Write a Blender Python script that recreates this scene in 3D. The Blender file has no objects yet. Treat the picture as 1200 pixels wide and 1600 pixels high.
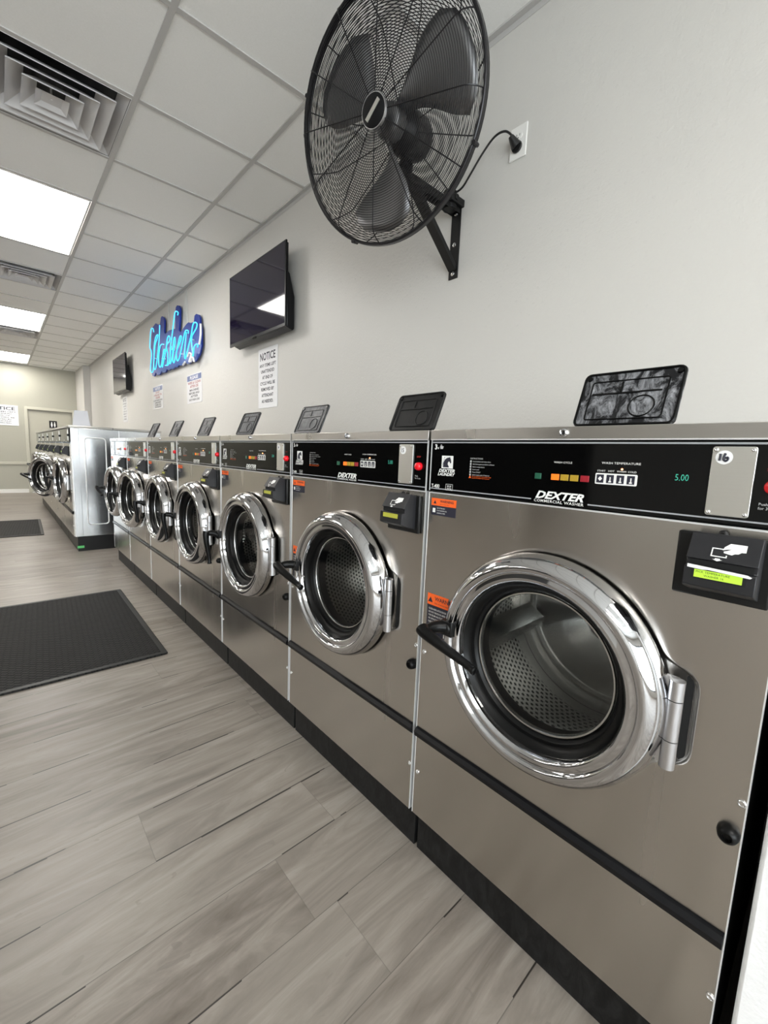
import bpy, bmesh, math, random
from mathutils import Vector, Matrix
from math import sin, cos, pi, radians
random.seed(4)
S = bpy.context.scene
COL = S.collection

# ------------------------------------------------------------------ camera
W, HT, HC, DW = .6949, 1.2125, 2.8458, .7687     # washer width and height, ceiling height, wall distance
cam = bpy.data.objects.new('camera', bpy.data.cameras.new('camera'))
COL.objects.link(cam)
rt = Vector((0.7406244, -0.67067211, 0.04091971)); up = Vector((0.05616381, 0.12247838, 0.99088076)); fw = Vector((0.66956786, 0.73157226, -0.12837798))
m = Matrix((rt, up, -fw)).transposed().to_4x4(); m.translation = Vector((-.8235, -.7343, 1.139))
cam.matrix_world = m
cam.data.sensor_fit = 'VERTICAL'; cam.data.sensor_height = 24; cam.data.lens = 659.95 / 1600 * 24
cam.data.clip_start = .02
S.camera = cam
# ------------------------------------------------------------------ world and exposure
wd = bpy.data.worlds.new('daylight'); S.world = wd; wd.use_nodes = True
bg = wd.node_tree.nodes['Background']; bg.inputs[0].default_value = (.93, .965, 1, 1); bg.inputs[1].default_value = 7.0
S.view_settings.view_transform = 'Standard'; S.view_settings.look = 'None'
S.view_settings.exposure = .60; S.view_settings.gamma = 1; S.view_settings.use_curve_mapping = False
LIGHT = 14.0            # glow of the ceiling panels
# daylight portal at the storefront behind the camera
pl = bpy.data.lights.new('storefront_portal', 'AREA'); pl.shape = 'RECTANGLE'; pl.size = 6.0; pl.size_y = 2.1; pl.cycles.is_portal = True
po = bpy.data.objects.new('storefront_portal', pl); COL.objects.link(po); po.location = (-3.1, -4.28, 1.35); po.rotation_euler = (radians(90), 0, 0)

# ------------------------------------------------------------------ materials
def mat(name, color=(.5, .5, .5), rough=.5, metal=0., spec=.5, emit=None, es=0., **k):
    m = bpy.data.materials.new(name); m.use_nodes = True
    b = m.node_tree.nodes['Principled BSDF']
    b.inputs['Base Color'].default_value = (*color, 1); b.inputs['Roughness'].default_value = rough
    b.inputs['Metallic'].default_value = metal; b.inputs['Specular IOR Level'].default_value = spec
    if emit: b.inputs['Emission Color'].default_value = (*emit, 1); b.inputs['Emission Strength'].default_value = es
    for a, v in k.items(): b.inputs[a.replace('_', ' ')].default_value = v
    return m
class N:
    def __init__(s, m): s.t = m.node_tree; s.b = s.t.nodes['Principled BSDF']
    def n(s, typ, ins=None, **pr):
        o = s.t.nodes.new(typ)
        for k, v in pr.items(): setattr(o, k, v)
        for k, v in (ins or {}).items():
            if isinstance(v, bpy.types.NodeSocket): s.t.links.new(v, o.inputs[k])
            else: o.inputs[k].default_value = v
        return o
    def ma(s, op, a, b=0., c=0.): return s.n('ShaderNodeMath', {0: a, 1: b, 2: c}, operation=op).outputs[0]
    def mix(s, f, a, b):
        o = s.n('ShaderNodeMix', data_type='RGBA'); 
        for i, v in ((0, f), (6, a), (7, b)):
            if isinstance(v, bpy.types.NodeSocket): s.t.links.new(v, o.inputs[i])
            else: o.inputs[i].default_value = v if i == 0 or len(v) == 4 else (*v, 1)
        return o.outputs[2]
    def link(s, a, b): s.t.links.new(a, s.b.inputs[b])
    def bump(s, h, strength, dist=.002): s.link(s.n('ShaderNodeBump', {'Height': h, 'Strength': strength, 'Distance': dist}).outputs[0], 'Normal')
    def co(s, kind='Object', scale=(1, 1, 1)):
        c = s.n('ShaderNodeTexCoord').outputs[kind]
        return s.n('ShaderNodeMapping', {'Vector': c, 'Scale': scale}).outputs[0]
    def noise(s, vec, scale, detail=3, rough=.5): return s.n('ShaderNodeTexNoise', {'Vector': vec, 'Scale': scale, 'Detail': detail, 'Roughness': rough}).outputs['Fac']
    def ramp(s, f, stops):
        r = s.n('ShaderNodeValToRGB', {'Fac': f}); e = r.color_ramp.elements
        while len(e) < len(stops): e.new(.5)
        for i, (p, c) in enumerate(stops): e[i].position = p; e[i].color = (*c, 1) if len(c) == 3 else c
        return r.outputs[0]

def brushed(name, color, rough, aniso=.7, rot=.25, wave=.10):
    m = mat(name, color, rough, 1.); n = N(m)
    n.b.inputs['Anisotropic'].default_value = aniso; n.b.inputs['Anisotropic Rotation'].default_value = rot
    n.link(n.n('ShaderNodeTangent', direction_type='UV_MAP', uv_map='UVMap').outputs[0], 'Tangent')
    g = n.noise(n.co('UV', (1.5, 420, 1)), 1.5, 2, .5)
    sm = n.noise(n.co('UV', (7, 1.0, 1)), 1.3, 2, .5)
    r = n.ma('MULTIPLY_ADD', sm, .16, rough - .08); n.link(r, 'Roughness')
    n.link(n.mix(g, [c * .975 for c in color], [min(1, c * 1.025) for c in color]), 'Base Color')
    w = n.noise(n.co('Object', (1, 1, 1)), 1.7, 1)
    n.bump(w, wave, .012)
    return m
M = {}
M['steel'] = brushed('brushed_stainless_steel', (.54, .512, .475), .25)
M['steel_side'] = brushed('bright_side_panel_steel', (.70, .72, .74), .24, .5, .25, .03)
M['lid'] = brushed('lid_steel', (.56, .54, .51), .30)
M['plate'] = brushed('plate_steel', (.72, .71, .67), .38, .4)
M['edge'] = mat('bright_edge_metal', (.74, .74, .74), .35, .45)
M['greyline'] = mat('grey_console_line', (.33, .34, .36), .35)
M['chrome'] = mat('polished_chrome', (.57, .57, .58), .05, 1.)
M['hinge'] = mat('satin_hinge_metal', (.62, .62, .64), .30, 1.)
M['satin'] = mat('satin_gasket_ring_metal', (.55, .55, .54), .22, 1.)
M['rubber'] = mat('black_rubber', (.003, .003, .003), .33, spec=.2)
M['blackm'] = mat('black_painted_metal', (.006, .006, .006), .40, spec=.3)
M['gloss'] = mat('glossy_black_console', (.0015, .0015, .0015), .06, spec=.28)
M['plastic'] = mat('black_plastic', (.005, .005, .006), .34, spec=.2)
M['plastic2'] = mat('charcoal_plastic_face', (.014, .014, .016), .42, spec=.35)
M['dark'] = mat('dark_void', (.003, .003, .003), .8)
M['white'] = mat('white_print', (.82, .82, .80), .5)
M['grey_print'] = mat('dim_print', (.50, .50, .50), .5)
M['redp'] = mat('red_print', (.45, .02, .02), .5)
M['red'] = mat('red_button_plastic', (.75, .01, .02), .25)
M['orange'] = mat('orange_sticker', (.90, .13, .015), .5)
M['btn_or'] = mat('lit_orange_key', (.8, .15, .01), .4, emit=(1, .16, .01), es=.45)
M['btn_y'] = mat('amber_key', (.40, .26, .02), .4)
M['btn_r'] = mat('red_key', (.30, .01, .02), .4)
M['btn_g'] = mat('green_key', (.01, .09, .05), .4)
M['led'] = mat('warm_led', (1, .3, .1), .4, emit=(1, .25, .08), es=8)
M['seg'] = mat('green_display_segments', (.04, .30, .22), .4, emit=(.10, 1, .65), es=.12)
M['lcd'] = mat('lime_lcd', (.40, .60, .05), .3, emit=(.42, .72, .04), es=.30)
M['lcd2'] = mat('olive_lcd', (.34, .34, .05), .3, emit=(.45, .45, .03), es=.12)
M['creamtrim'] = mat('cream_trim_paint', (.50, .485, .405), .4)
M['darkpanel'] = mat('dark_reflection_panel', (.02, .02, .021), .3)  # for the unseen panel that darkens reflections in steel and consoles
M['lcdink'] = mat('lcd_ink', (.05, .09, .02), .5)
M['paper'] = mat('white_paper', (.82, .82, .82), .45)
M['signw'] = mat('glossy_white_sign', (.80, .80, .82), .22)
M['signb'] = mat('blue_sign_header', (.05, .09, .28), .3)
M['ink'] = mat('dark_ink', (.015, .015, .03), .5)
M['inkred'] = mat('faded_red_ink', (.35, .08, .08), .5)
M['navy'] = mat('navy_acrylic', (.014, .035, .26), .35, spec=.2)
M['neon'] = mat('cyan_neon_tube', (.05, .6, .9), .3, emit=(.035, .40, .72), es=1.25)
M['neonw'] = mat('unlit_white_tube', (.85, .85, .88), .2)
M['cable'] = mat('black_cable', (.01, .01, .01), .45)
M['cablew'] = mat('white_cable', (.6, .6, .58), .5)
M['tv'] = mat('tv_plastic', (.005, .005, .006), .3, spec=.22)
M['grill'] = mat('fan_wire', (.018, .017, .019), .32, .5)
M['blade'] = mat('fan_blade_metal', (.22, .22, .225), .40, 1.)
M['lamp'] = mat('light_diffuser', (1, 1, 1), .5, emit=(1, .97, .92), es=LIGHT)
M['frame'] = mat('white_enamel_frame', (.62, .61, .60), .45)
M['vent'] = mat('vent_enamel', (.62, .61, .61), .45)
M['grid'] = mat('ceiling_grid_paint', (.50, .49, .475), .5)
M['trimw'] = mat('white_trim_paint', (.78, .77, .73), .4)
M['doorp'] = mat('cream_door_paint', (.44, .425, .35), .4)
M['outlet'] = mat('outlet_plastic', (.78, .77, .74), .3)
M['green'] = mat('green_sticker', (.10, .5, .15), .5)
M['bolt'] = mat('bolt_steel', (.7, .7, .7), .25, 1.)

def screen():
    m = mat('dark_tv_screen', (.009, .006, .022), .05, spec=.42); M['screen'] = m
screen()
def wallm(name, c, bs=.5, rough=.42):
    m = mat(name, c, rough, spec=.35); n = N(m); v = n.co('Object')
    big = n.noise(v, 1.3, 2)
    n.link(n.mix(big, [x * .96 for x in c], [min(1, x * 1.03) for x in c]), 'Base Color')
    a = n.noise(v, 95, 3, .55); b = n.noise(v, 24, 3, .6)
    sp = n.n('ShaderNodeTexVoronoi', {'Vector': v, 'Scale': 26.}, feature='F1').outputs['Distance']
    spk = n.ma('MULTIPLY', n.ma('LESS_THAN', sp, .10), .8)
    h = n.ma('ADD', n.ma('MULTIPLY_ADD', b, .8, n.ma('MULTIPLY', a, .5)), spk)
    n.bump(h, bs, .0022); return m
M['wall'] = wallm('textured_wall_paint', (.59, .575, .545), 1.)
M['walll'] = wallm('grey_wall_paint', (.50, .49, .47), .25)
M['wallb'] = wallm('cream_wall_paint', (.41, .40, .335), .25)
M['stucco'] = wallm('white_stucco', (.80, .80, .80), 1., .55)
def tile():
    m = mat('ceiling_tile', (.90, .90, .88), .8, spec=.2); n = N(m); v = n.co('Object')
    a = n.noise(v, 160, 3, .7)
    n.link(n.mix(n.ma('MULTIPLY', n.ma('SUBTRACT', a, .35), 1.6), (.85, .85, .83), (.91, .91, .90)), 'Base Color'); n.bump(a, .25, .001)
    M['tile'] = m
tile()
def floorm():
    m = mat('grey_oak_vinyl_planks', (.4, .36, .32), .4, spec=.45); n = N(m)
    sx = n.n('ShaderNodeSeparateXYZ', {0: n.n('ShaderNodeTexCoord').outputs['Object']})
    x, y = sx.outputs[0], sx.outputs[1]
    PW, PL = .2035, 1.22
    yy = n.ma('DIVIDE', n.ma('SUBTRACT', y, .0215), PW); row = n.ma('FLOOR', yy)
    rnd = n.n('ShaderNodeTexWhiteNoise', {'W': row}, noise_dimensions='1D').outputs['Value']
    xx = n.ma('ADD', n.ma('DIVIDE', x, PL), n.ma('MULTIPLY', rnd, 7.3)); colm = n.ma('FLOOR', xx)
    pid = n.ma('MULTIPLY_ADD', row, 13.7, n.ma('MULTIPLY', colm, 5.31))
    pr = n.n('ShaderNodeTexWhiteNoise', {'W': pid}, noise_dimensions='1D').outputs['Value']
    fy = n.ma('FRACT', yy); fx = n.ma('FRACT', xx)
    ey = n.ma('MULTIPLY', n.ma('MINIMUM', fy, n.ma('SUBTRACT', 1, fy)), PW)
    ex = n.ma('MULTIPLY', n.ma('MINIMUM', fx, n.ma('SUBTRACT', 1, fx)), PL)
    # grain runs along x
    gv = n.n('ShaderNodeCombineXYZ', {0: n.ma('MULTIPLY_ADD', pr, 9., x), 1: n.ma('MULTIPLY_ADD', pr, 31., y), 2: 0.}).outputs[0]
    wv = n.n('ShaderNodeMapping', {'Vector': gv, 'Scale': (1.6, 11, 1)}).outputs[0]
    g1 = n.n('ShaderNodeTexNoise', {'Vector': wv, 'Scale': 1.3, 'Detail': 6, 'Roughness': .62, 'Distortion': .9}).outputs['Fac']
    wf = n.n('ShaderNodeMapping', {'Vector': gv, 'Scale': (9, 150, 1)}).outputs[0]
    g2 = n.n('ShaderNodeTexNoise', {'Vector': wf, 'Scale': 1., 'Detail': 4, 'Roughness': .7, 'Distortion': .4}).outputs['Fac']
    knots = n.n('ShaderNodeTexNoise', {'Vector': n.n('ShaderNodeMapping', {'Vector': gv, 'Scale': (4.5, 13, 1)}).outputs[0], 'Scale': 1.2, 'Detail': 2, 'Distortion': 2.2}).outputs['Fac']
    base = n.ramp(g1, [(.30, (.092, .075, .060)), (.46, (.178, .154, .131)), (.60, (.258, .229, .200)), (.76, (.345, .313, .278))])
    base = n.mix(n.ma('MULTIPLY', n.ma('SUBTRACT', g2, .45), 1.5), base, (.16, .14, .12))
    kk = n.ma('MULTIPLY', n.ma('GREATER_THAN', knots, .70), .45)
    base = n.mix(kk, base, (.13, .11, .095))
    base = n.mix(n.ma('MULTIPLY', pr, .30), base, (.345, .315, .28))
    sv = n.noise(n.n('ShaderNodeMapping', {'Vector': gv, 'Scale': (2.3, 1.2, 1)}).outputs[0], 1.2, 1)
    gapw = n.ma('MULTIPLY_ADD', n.ma('GREATER_THAN', sv, .54), .0022, .0010)
    seam = n.ma('LESS_THAN', ey, gapw); seamd = n.ma('MULTIPLY', seam, n.ma('MULTIPLY_ADD', n.ma('GREATER_THAN', sv, .54), .48, .5))
    base = n.mix(seamd, base, (.025, .021, .018))
    sx2 = n.ma('MULTIPLY', n.ma('LESS_THAN', ex, .0010), .4)
    base = n.mix(sx2, base, (.09, .08, .07))
    n.link(base, 'Base Color')
    n.link(n.ma('MULTIPLY_ADD', g1, .22, .27), 'Roughness')
    hh = n.ma('SUBTRACT', n.ma('MULTIPLY_ADD', g2, .35, n.ma('MULTIPLY', g1, .6)), n.ma('MULTIPLY', seam, 1.2))
    n.bump(hh, .35, .0012); M['floor'] = m
floorm()
def rubmat():
    m = mat('black_ribbed_mat', (.022, .022, .022), .65, spec=.15); n = N(m); c = n.n('ShaderNodeTexCoord').outputs['Object']
    v = n.n('ShaderNodeMapping', {'Vector': c, 'Rotation': (0, 0, radians(40)), 'Scale': (28, 28, 28)}).outputs[0]
    b = n.n('ShaderNodeTexBrick', {'Vector': v, 'Color1': (1, 1, 1, 1), 'Color2': (.8, .8, .8, 1), 'Mortar': (0, 0, 0, 1), 'Scale': 1., 'Mortar Size': .12, 'Mortar Smooth': .8, 'Brick Width': .95, 'Row Height': .62})
    f = n.noise(c, 130, 3)
    n.link(n.mix(b.outputs['Color'], (.006, .006, .006), (.022, .0215, .021)), 'Base Color')
    n.bump(n.ma('ADD', b.outputs['Color'], n.ma('MULTIPLY', f, .5)), 1., .004); M['mat'] = m
rubmat()
def drum():
    m = mat('perforated_drum_steel', (.50, .49, .47), .24, 1.); n = N(m)
    s = n.n('ShaderNodeSeparateXYZ', {0: n.n('ShaderNodeTexCoord').outputs['UV']})
    a = n.ma('DIVIDE', s.outputs[1], .0135); r = n.ma('FLOOR', a)
    b = n.ma('ADD', n.ma('DIVIDE', s.outputs[0], .0156), n.ma('MULTIPLY', r, .5))
    fa = n.ma('SUBTRACT', n.ma('FRACT', a), .5); fb = n.ma('SUBTRACT', n.ma('FRACT', b), .5)
    d = n.ma('ADD', n.ma('MULTIPLY', fa, fa), n.ma('MULTIPLY', fb, fb))
    hole = n.ma('MULTIPLY', n.ma('LESS_THAN', d, .085), n.ma('LESS_THAN', s.outputs[1], .235))
    seam = n.ma('LESS_THAN', n.ma('ABSOLUTE', n.ma('SUBTRACT', s.outputs[1], .275)), .0011); hole = n.ma('MAXIMUM', hole, seam)
    n.link(n.mix(hole, (.50, .49, .47), (.004, .004, .004)), 'Base Color')
    n.link(n.ma('SUBTRACT', 1., hole), 'Metallic'); M['drum'] = m
drum()
M['drumback'] = mat('drum_back_steel', (.74, .74, .72), .22, 1., Anisotropic=.5)
def glass(name, tint, base=.03, edge=.7):
    m = bpy.data.materials.new(name); m.use_nodes = True; t = m.node_tree; t.nodes.clear()
    o = t.nodes.new('ShaderNodeOutputMaterial'); mx = t.nodes.new('ShaderNodeMixShader'); f = t.nodes.new('ShaderNodeLayerWeight'); f.inputs[0].default_value = .5
    pw = t.nodes.new('ShaderNodeMath'); pw.operation = 'POWER'; pw.inputs[1].default_value = 5.; ad = t.nodes.new('ShaderNodeMath'); ad.operation = 'MULTIPLY_ADD'; ad.inputs[1].default_value = edge; ad.inputs[2].default_value = base
    a = t.nodes.new('ShaderNodeBsdfTransparent'); a.inputs[0].default_value = (*tint, 1); g = t.nodes.new('ShaderNodeBsdfGlossy'); g.inputs['Roughness'].default_value = .015
    t.links.new(f.outputs['Facing'], pw.inputs[0]); t.links.new(pw.outputs[0], ad.inputs[0]); t.links.new(ad.outputs[0], mx.inputs[0]); t.links.new(a.outputs[0], mx.inputs[1]); t.links.new(g.outputs[0], mx.inputs[2]); t.links.new(mx.outputs[0], o.inputs[0]); return m
M['glass'] = glass('door_bowl_glass', (.92, .94, .94))
M['pane'] = glass('window_glass', (.93, .95, .95))
def grime(name, base, smear, amt):
    m = mat(name, base, .45, spec=.22); n = N(m); v = n.co('Object', (1, 1, .45))
    a = n.n('ShaderNodeTexNoise', {'Vector': v, 'Scale': 30., 'Detail': 7, 'Roughness': .75, 'Distortion': .9}).outputs['Fac']
    n.link(n.mix(n.ma('MULTIPLY', n.ma('MAXIMUM', n.ma('SUBTRACT', a, .44), 0.), amt), base, smear), 'Base Color')
    n.bump(a, .3, .002); return m
M['flap1'] = grime('soap_smeared_black_plastic', (.010, .010, .011), (.50, .51, .54), 3.2)
M['flap2'] = grime('clean_black_plastic_lid', (.010, .010, .010), (.03, .03, .032), 1.)
M['flap3'] = grime('dusty_grey_plastic_lid', (.07, .071, .075), (.24, .25, .26), 2.0)
M['flapg'] = mat('grey_metal_flap', (.42, .43, .46), .5)
M['kick'] = grime('scuffed_black_kickboard', (.005, .005, .005), (.05, .05, .05), 1.1)

# ------------------------------------------------------------------ geometry
class G:
    def __init__(s): s.v = []; s.f = []; s.mi = []; s.uv = None
    def add(s, vs, fs, mi=0):
        o = len(s.v); s.v += [tuple(q) for q in vs]; s.f += [tuple(i + o for i in f) for f in fs]; s.mi += [mi] * len(fs); return s
    def box(s, x0, x1, y0, y1, z0, z1, mi=0):
        v = [(x, y, z) for x in (x0, x1) for y in (y0, y1) for z in (z0, z1)]
        return s.add(v, [(0, 1, 3, 2), (4, 6, 7, 5), (0, 4, 5, 1), (2, 3, 7, 6), (0, 2, 6, 4), (1, 5, 7, 3)], mi)
    def U(s, x0, x1, u0, u1, z0, z1, mi=0): return s.box(x0, x1, -u1, -u0, z0, z1, mi)   # washer front: u runs right
    def frame(s, d):
        d = Vector(d).normalized(); a = d.orthogonal().normalized(); return d, a, d.cross(a)
    def cone(s, p0, p1, r0, r1, n=16, mi=0, caps=True, e0=0):
        p0, p1 = Vector(p0), Vector(p1); d, a, b = s.frame(p1 - p0)
        vs = [p + r * (cos(2 * pi * i / n) * a + sin(2 * pi * i / n) * b) for p, r in ((p0, r0), (p1, r1)) for i in range(n)]
        fs = [(i, (i + 1) % n, n + (i + 1) % n, n + i) for i in range(n)]
        if caps: fs += [tuple(range(n))[::-1], tuple(range(n, 2 * n))]
        return s.add(vs, fs, mi)
    def tube(s, P, r, n=8, mi=0, closed=False, rad=None):
        P = [Vector(p) for p in P]; L = len(P); vs = []; a = None
        for i in range(L):
            d = (P[(i + 1) % L] - P[i - 1]) if closed else (P[min(i + 1, L - 1)] - P[max(i - 1, 0)])
            if d.length < 1e-9: d = Vector((0, 0, 1))
            d.normalize()
            a = d.orthogonal().normalized() if a is None else (a - a.dot(d) * d).normalized()
            b = d.cross(a); rr = rad[i] if rad else r
            vs += [P[i] + rr * (cos(2 * pi * k / n) * a + sin(2 * pi * k / n) * b) for k in range(n)]
        fs = []
        for i in range(L if closed else L - 1):
            j = (i + 1) % L
            fs += [(i * n + k, i * n + (k + 1) % n, j * n + (k + 1) % n, j * n + k) for k in range(n)]
        if not closed: fs += [tuple(range(n))[::-1], tuple(range((L - 1) * n, L * n))]
        return s.add(vs, fs, mi)
    def lathe(s, prof, c, axis, n=64, mi=0, capend=False, a0=0, a1=2 * pi, ref=None):
        d, a, b = s.frame(axis)
        if ref: a = Vector(ref); b = d.cross(a)
        c = Vector(c); full = abs(a1 - a0 - 2 * pi) < 1e-6; m_ = n if full else n + 1
        vs = [c + h * d + r * (cos(a0 + (a1 - a0) * i / n) * a + sin(a0 + (a1 - a0) * i / n) * b) for r, h in prof for i in range(m_)]
        fs = []
        for k in range(len(prof) - 1):
            for i in range(n):
                j = (i + 1) % m_
                fs.append((k * m_ + i, k * m_ + j, (k + 1) * m_ + j, (k + 1) * m_ + i))
        if capend: fs.append(tuple(range((len(prof) - 1) * m_, len(prof) * m_)))
        return s.add(vs, fs, mi)
    def prism(s, poly, f0, f1, mi=0):
        # poly: list of (a,b); f0/f1 map (a,b) to 3D front/back
        n = len(poly); s.add([f0(*q) for q in poly] + [f1(*q) for q in poly], [tuple(range(n)), tuple(range(n, 2 * n))[::-1]] + [(i, i + n, (i + 1) % n + n, (i + 1) % n) for i in range(n)], mi); return s
    def text(s, txt, h, place, mi=0, align='LEFT', shear=0., bold=0., aspect=1., space=1.):
        cu = bpy.data.curves.new('t', 'FONT'); cu.body = txt; cu.size = 1.; cu.align_x = align; cu.shear = shear; cu.offset = bold; cu.space_character = space; cu.resolution_u = 2; cu.fill_mode = 'FRONT'
        ob = bpy.data.objects.new('t', cu); me = bpy.data.meshes.new_from_object(ob)
        k = h / .70
        s.add([place(v.co.x * k * aspect, v.co.y * k) for v in me.vertices], [tuple(p.vertices) for p in me.polygons], mi)
        bpy.data.objects.remove(ob); bpy.data.curves.remove(cu); bpy.data.meshes.remove(me); return s
    def build(s, name, mats, parent=None, smooth=True, bevel=0, angle=35, origin=None, seg=2):
        me = bpy.data.meshes.new(name)
        v = s.v if not origin else [(a[0] - origin[0], a[1] - origin[1], a[2] - origin[2]) for a in s.v]
        me.from_pydata(v, [], s.f); 
        for q in (mats if isinstance(mats, (list, tuple)) else [mats]): me.materials.append(M[q])
        me.polygons.foreach_set('material_index', s.mi)
        bm = bmesh.new(); bm.from_mesh(me); bmesh.ops.recalc_face_normals(bm, faces=bm.faces); bm.to_mesh(me); bm.free()
        uv = me.uv_layers.new(name='UVMap')
        if s.uv:
            for l in me.loops: uv.data[l.index].uv = s.uv[l.vertex_index]
        else:
            for p in me.polygons:
                nx, ny, nz = (abs(c) for c in p.normal)
                for li in p.loop_indices:
                    c = v[me.loops[li].vertex_index]
                    uv.data[li].uv = (-c[1], c[2]) if nx >= ny and nx >= nz else ((c[0], c[2]) if ny >= nz else (-c[1], c[0]))
        if smooth:
            me.polygons.foreach_set('use_smooth', [True] * len(me.polygons)); me.set_sharp_from_angle(angle=radians(angle))
        me.update()
        o = bpy.data.objects.new(name, me); COL.objects.link(o)
        if origin: o.location = origin
        if parent: o.parent = parent
        if bevel:
            b = o.modifiers.new('bevel', 'BEVEL'); b.width = bevel; b.segments = seg; b.limit_method = 'ANGLE'; b.angle_limit = radians(40); b.harden_normals = False
        return o
def tag(o, label=None, cat=None, group=None, kind=None):
    if label: o['label'] = label
    if cat: o['category'] = cat
    if group: o['group'] = group
    if kind: o['kind'] = kind
    return o
def thing(name, loc, label, cat, group=None):
    o = bpy.data.objects.new(name, None); o.empty_display_size = .1; COL.objects.link(o); o.location = loc; return tag(o, label, cat, group)
def copy_tree(o, parent=None):
    c = o.copy(); COL.objects.link(c); c.parent = parent
    for ch in list(o.children): copy_tree(ch, c)
    return c
def child(o, name): return next((c for c in o.children if c.name.split('.')[0] == name), None)
def smoothpath(P, k=5):
    P = [Vector(p) for p in P]; out = []
    for i in range(len(P) - 1):
        a, b, c, d = P[max(i - 1, 0)], P[i], P[i + 1], P[min(i + 2, len(P) - 1)]
        for j in range(k):
            t = j / k; out.append(.5 * ((2 * b) + (c - a) * t + (2 * a - 5 * b + 4 * c - d) * t * t + (3 * b - a - 3 * c + d) * t ** 3))
    return out + [P[-1]]
def pX(x, u0, z0): return lambda a, b: (x, -(u0 + a), z0 + b)          # writing on a face that looks along -x
def pY(y, x0, z0): return lambda a, b: (x0 + a, y, z0 + b)             # writing on a face that looks along -y
def rrect(u0, u1, z0, z1, r, n=4):
    out = []
    for cx, cz, a in ((u1 - r, z1 - r, 0), (u0 + r, z1 - r, 90), (u0 + r, z0 + r, 180), (u1 - r, z0 + r, 270)):
        out += [(cx + r * cos(radians(a + 90 * i / n)), cz + r * sin(radians(a + 90 * i / n))) for i in range(n + 1)]
    return out
# ------------------------------------------------------------------ the room
XL, YB, YF = -6.50, -4.30, 11.92
def struct(g, name, mats, **k): return tag(g.build(name, mats, **k), kind='structure')
struct(G().box(XL - .1, DW + .1, YB - .1, YF + .1, -.1, 0), 'floor', 'floor', smooth=False)
struct(G().box(DW, DW + .12, YB - .1, YF + .1, 0, HC + .1), 'wall_right', 'wall', smooth=False)
struct(G().box(XL - .12, XL, YB - .1, YF + .1, 0, HC + .1), 'wall_left', 'walll', smooth=False)
DX0, DX1, DZ = -.275, .545, 1.885      # restroom door opening
struct(G().box(XL, DX0, YF, YF + .12, 0, HC + .1).box(DX1, DW, YF, YF + .12, 0, HC + .1).box(DX0, DX1, YF, YF + .12, DZ, HC + .1), 'wall_back', 'wallb', smooth=False)
g = G(); g.box(XL, -6.2, YB - .12, YB, 0, HC + .1).box(0., DW, YB - .12, YB, 0, HC + .1).box(-6.2, 0, YB - .12, YB, 0, .25).box(-6.2, 0, YB - .12, YB, 2.42, HC + .1)
struct(g, 'wall_front', 'wall', smooth=False)
w = struct(G().box(-6.2, -6.14, YB - .09, YB - .03, .25, 2.42).box(-.06, 0, YB - .09, YB - .03, .25, 2.42).box(-4.18, -4.12, YB - .09, YB - .03, .25, 2.42).box(-2.12, -2.06, YB - .09, YB - .03, .25, 2.42).box(-6.2, 0, YB - .09, YB - .03, .25, .31).box(-6.2, 0, YB - .09, YB - .03, 2.36, 2.42), 'window_1', 'blackm')
G().box(-6.17, -.03, YB - .062, YB - .058, .28, 2.39).build('window_pane', 'pane', w)
# pilaster in the far corner, half wall beside the nearest washer
struct(G().box(.645, DW, 10.72, YF, 0, HC), 'trim_1', 'wall', smooth=False)
struct(G().box(0., DW, -.95, -.7125, 0, 1.10), 'wall_partition', 'stucco', bevel=.006)
struct(G().box(XL, -.335, YF - .015, YF, 0, .085), 'baseboard_back', 'trimw', bevel=.003)
struct(G().box(XL, -.335, YF - .022, YF, .64, .70), 'trim_2', 'creamtrim', bevel=.006)
struct(G().box(DX0 - .06, DX0, YF - .02, YF + .03, 0, DZ + .06).box(DX1, DX1 + .06, YF - .02, YF + .03, 0, DZ + .06).box(DX0, DX1, YF - .02, YF + .03, DZ, DZ + .06), 'trim_3', 'creamtrim', bevel=.004)
d = struct(G().box(DX0, DX1, YF + .035, YF + .075, .005, DZ), 'door_1', 'doorp', smooth=False)
G().cone((DX1 - .06, YF + .035, .95), (DX1 - .06, YF - .01, .95), .012, .012).lathe([(.0, .05), (.022, .045), (.028, .02), (.012, .0)], (DX1 - .06, YF + .0, .95), (0, -1, 0), 20).build('door_knob', 'hinge', d)
struct(G().box(XL, XL + .05, 2.2, YF, 0, 2.0), 'reflection_panel', 'darkpanel', bevel=.01)  # unseen dark panel, added only for the washers to reflect
# ceiling: square tiles in a T-bar grid
TS, TY, XR = .6133, 1.8743, .3952
xs = [DW, XR] + [XR - TS * k for k in range(1, 12)]; xs[-1] = XL
ys = [TY + .61 * k for k in range(-10, 17)]; ys = [YB] + [q for q in ys if YB < q < YF] + [YF]
lampx = [(XR - 2 * TS, XR - TS), (XR - 6 * TS, XR - 5 * TS), (XR - 10 * TS, XR - 9 * TS)]  # columns beyond the first are unseen, added to spread the light
lampy = [(TY + .61 * k, TY + .61 * (k + 2)) for k in (-8, 2, 8, 14)]  # first row is unseen behind the viewer, added to light the near wall
venty = [(TY + .61 * k, TY + .61 * (k + 1)) for k in (0, 5, 11 - 1)]
def inhole(x, y):
    if any(a < x < b for a, b in lampx) and any(a < y < b for a, b in lampy): return True
    return lampx[0][0] < x < lampx[0][1] and any(a < y < b for a, b in venty)
g = G()
for i in range(len(xs) - 1):
    for j in range(len(ys) - 1):
        if not inhole((xs[i] + xs[i + 1]) / 2, (ys[j] + ys[j + 1]) / 2):
            g.box(xs[i + 1], xs[i], ys[j], ys[j + 1], HC + .006, HC + .022)
g.box(XL - .1, DW, YB - .1, YF + .1, HC + .30, HC + .34)
struct(g, 'ceiling', 'tile', smooth=False)
g = G()
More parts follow.
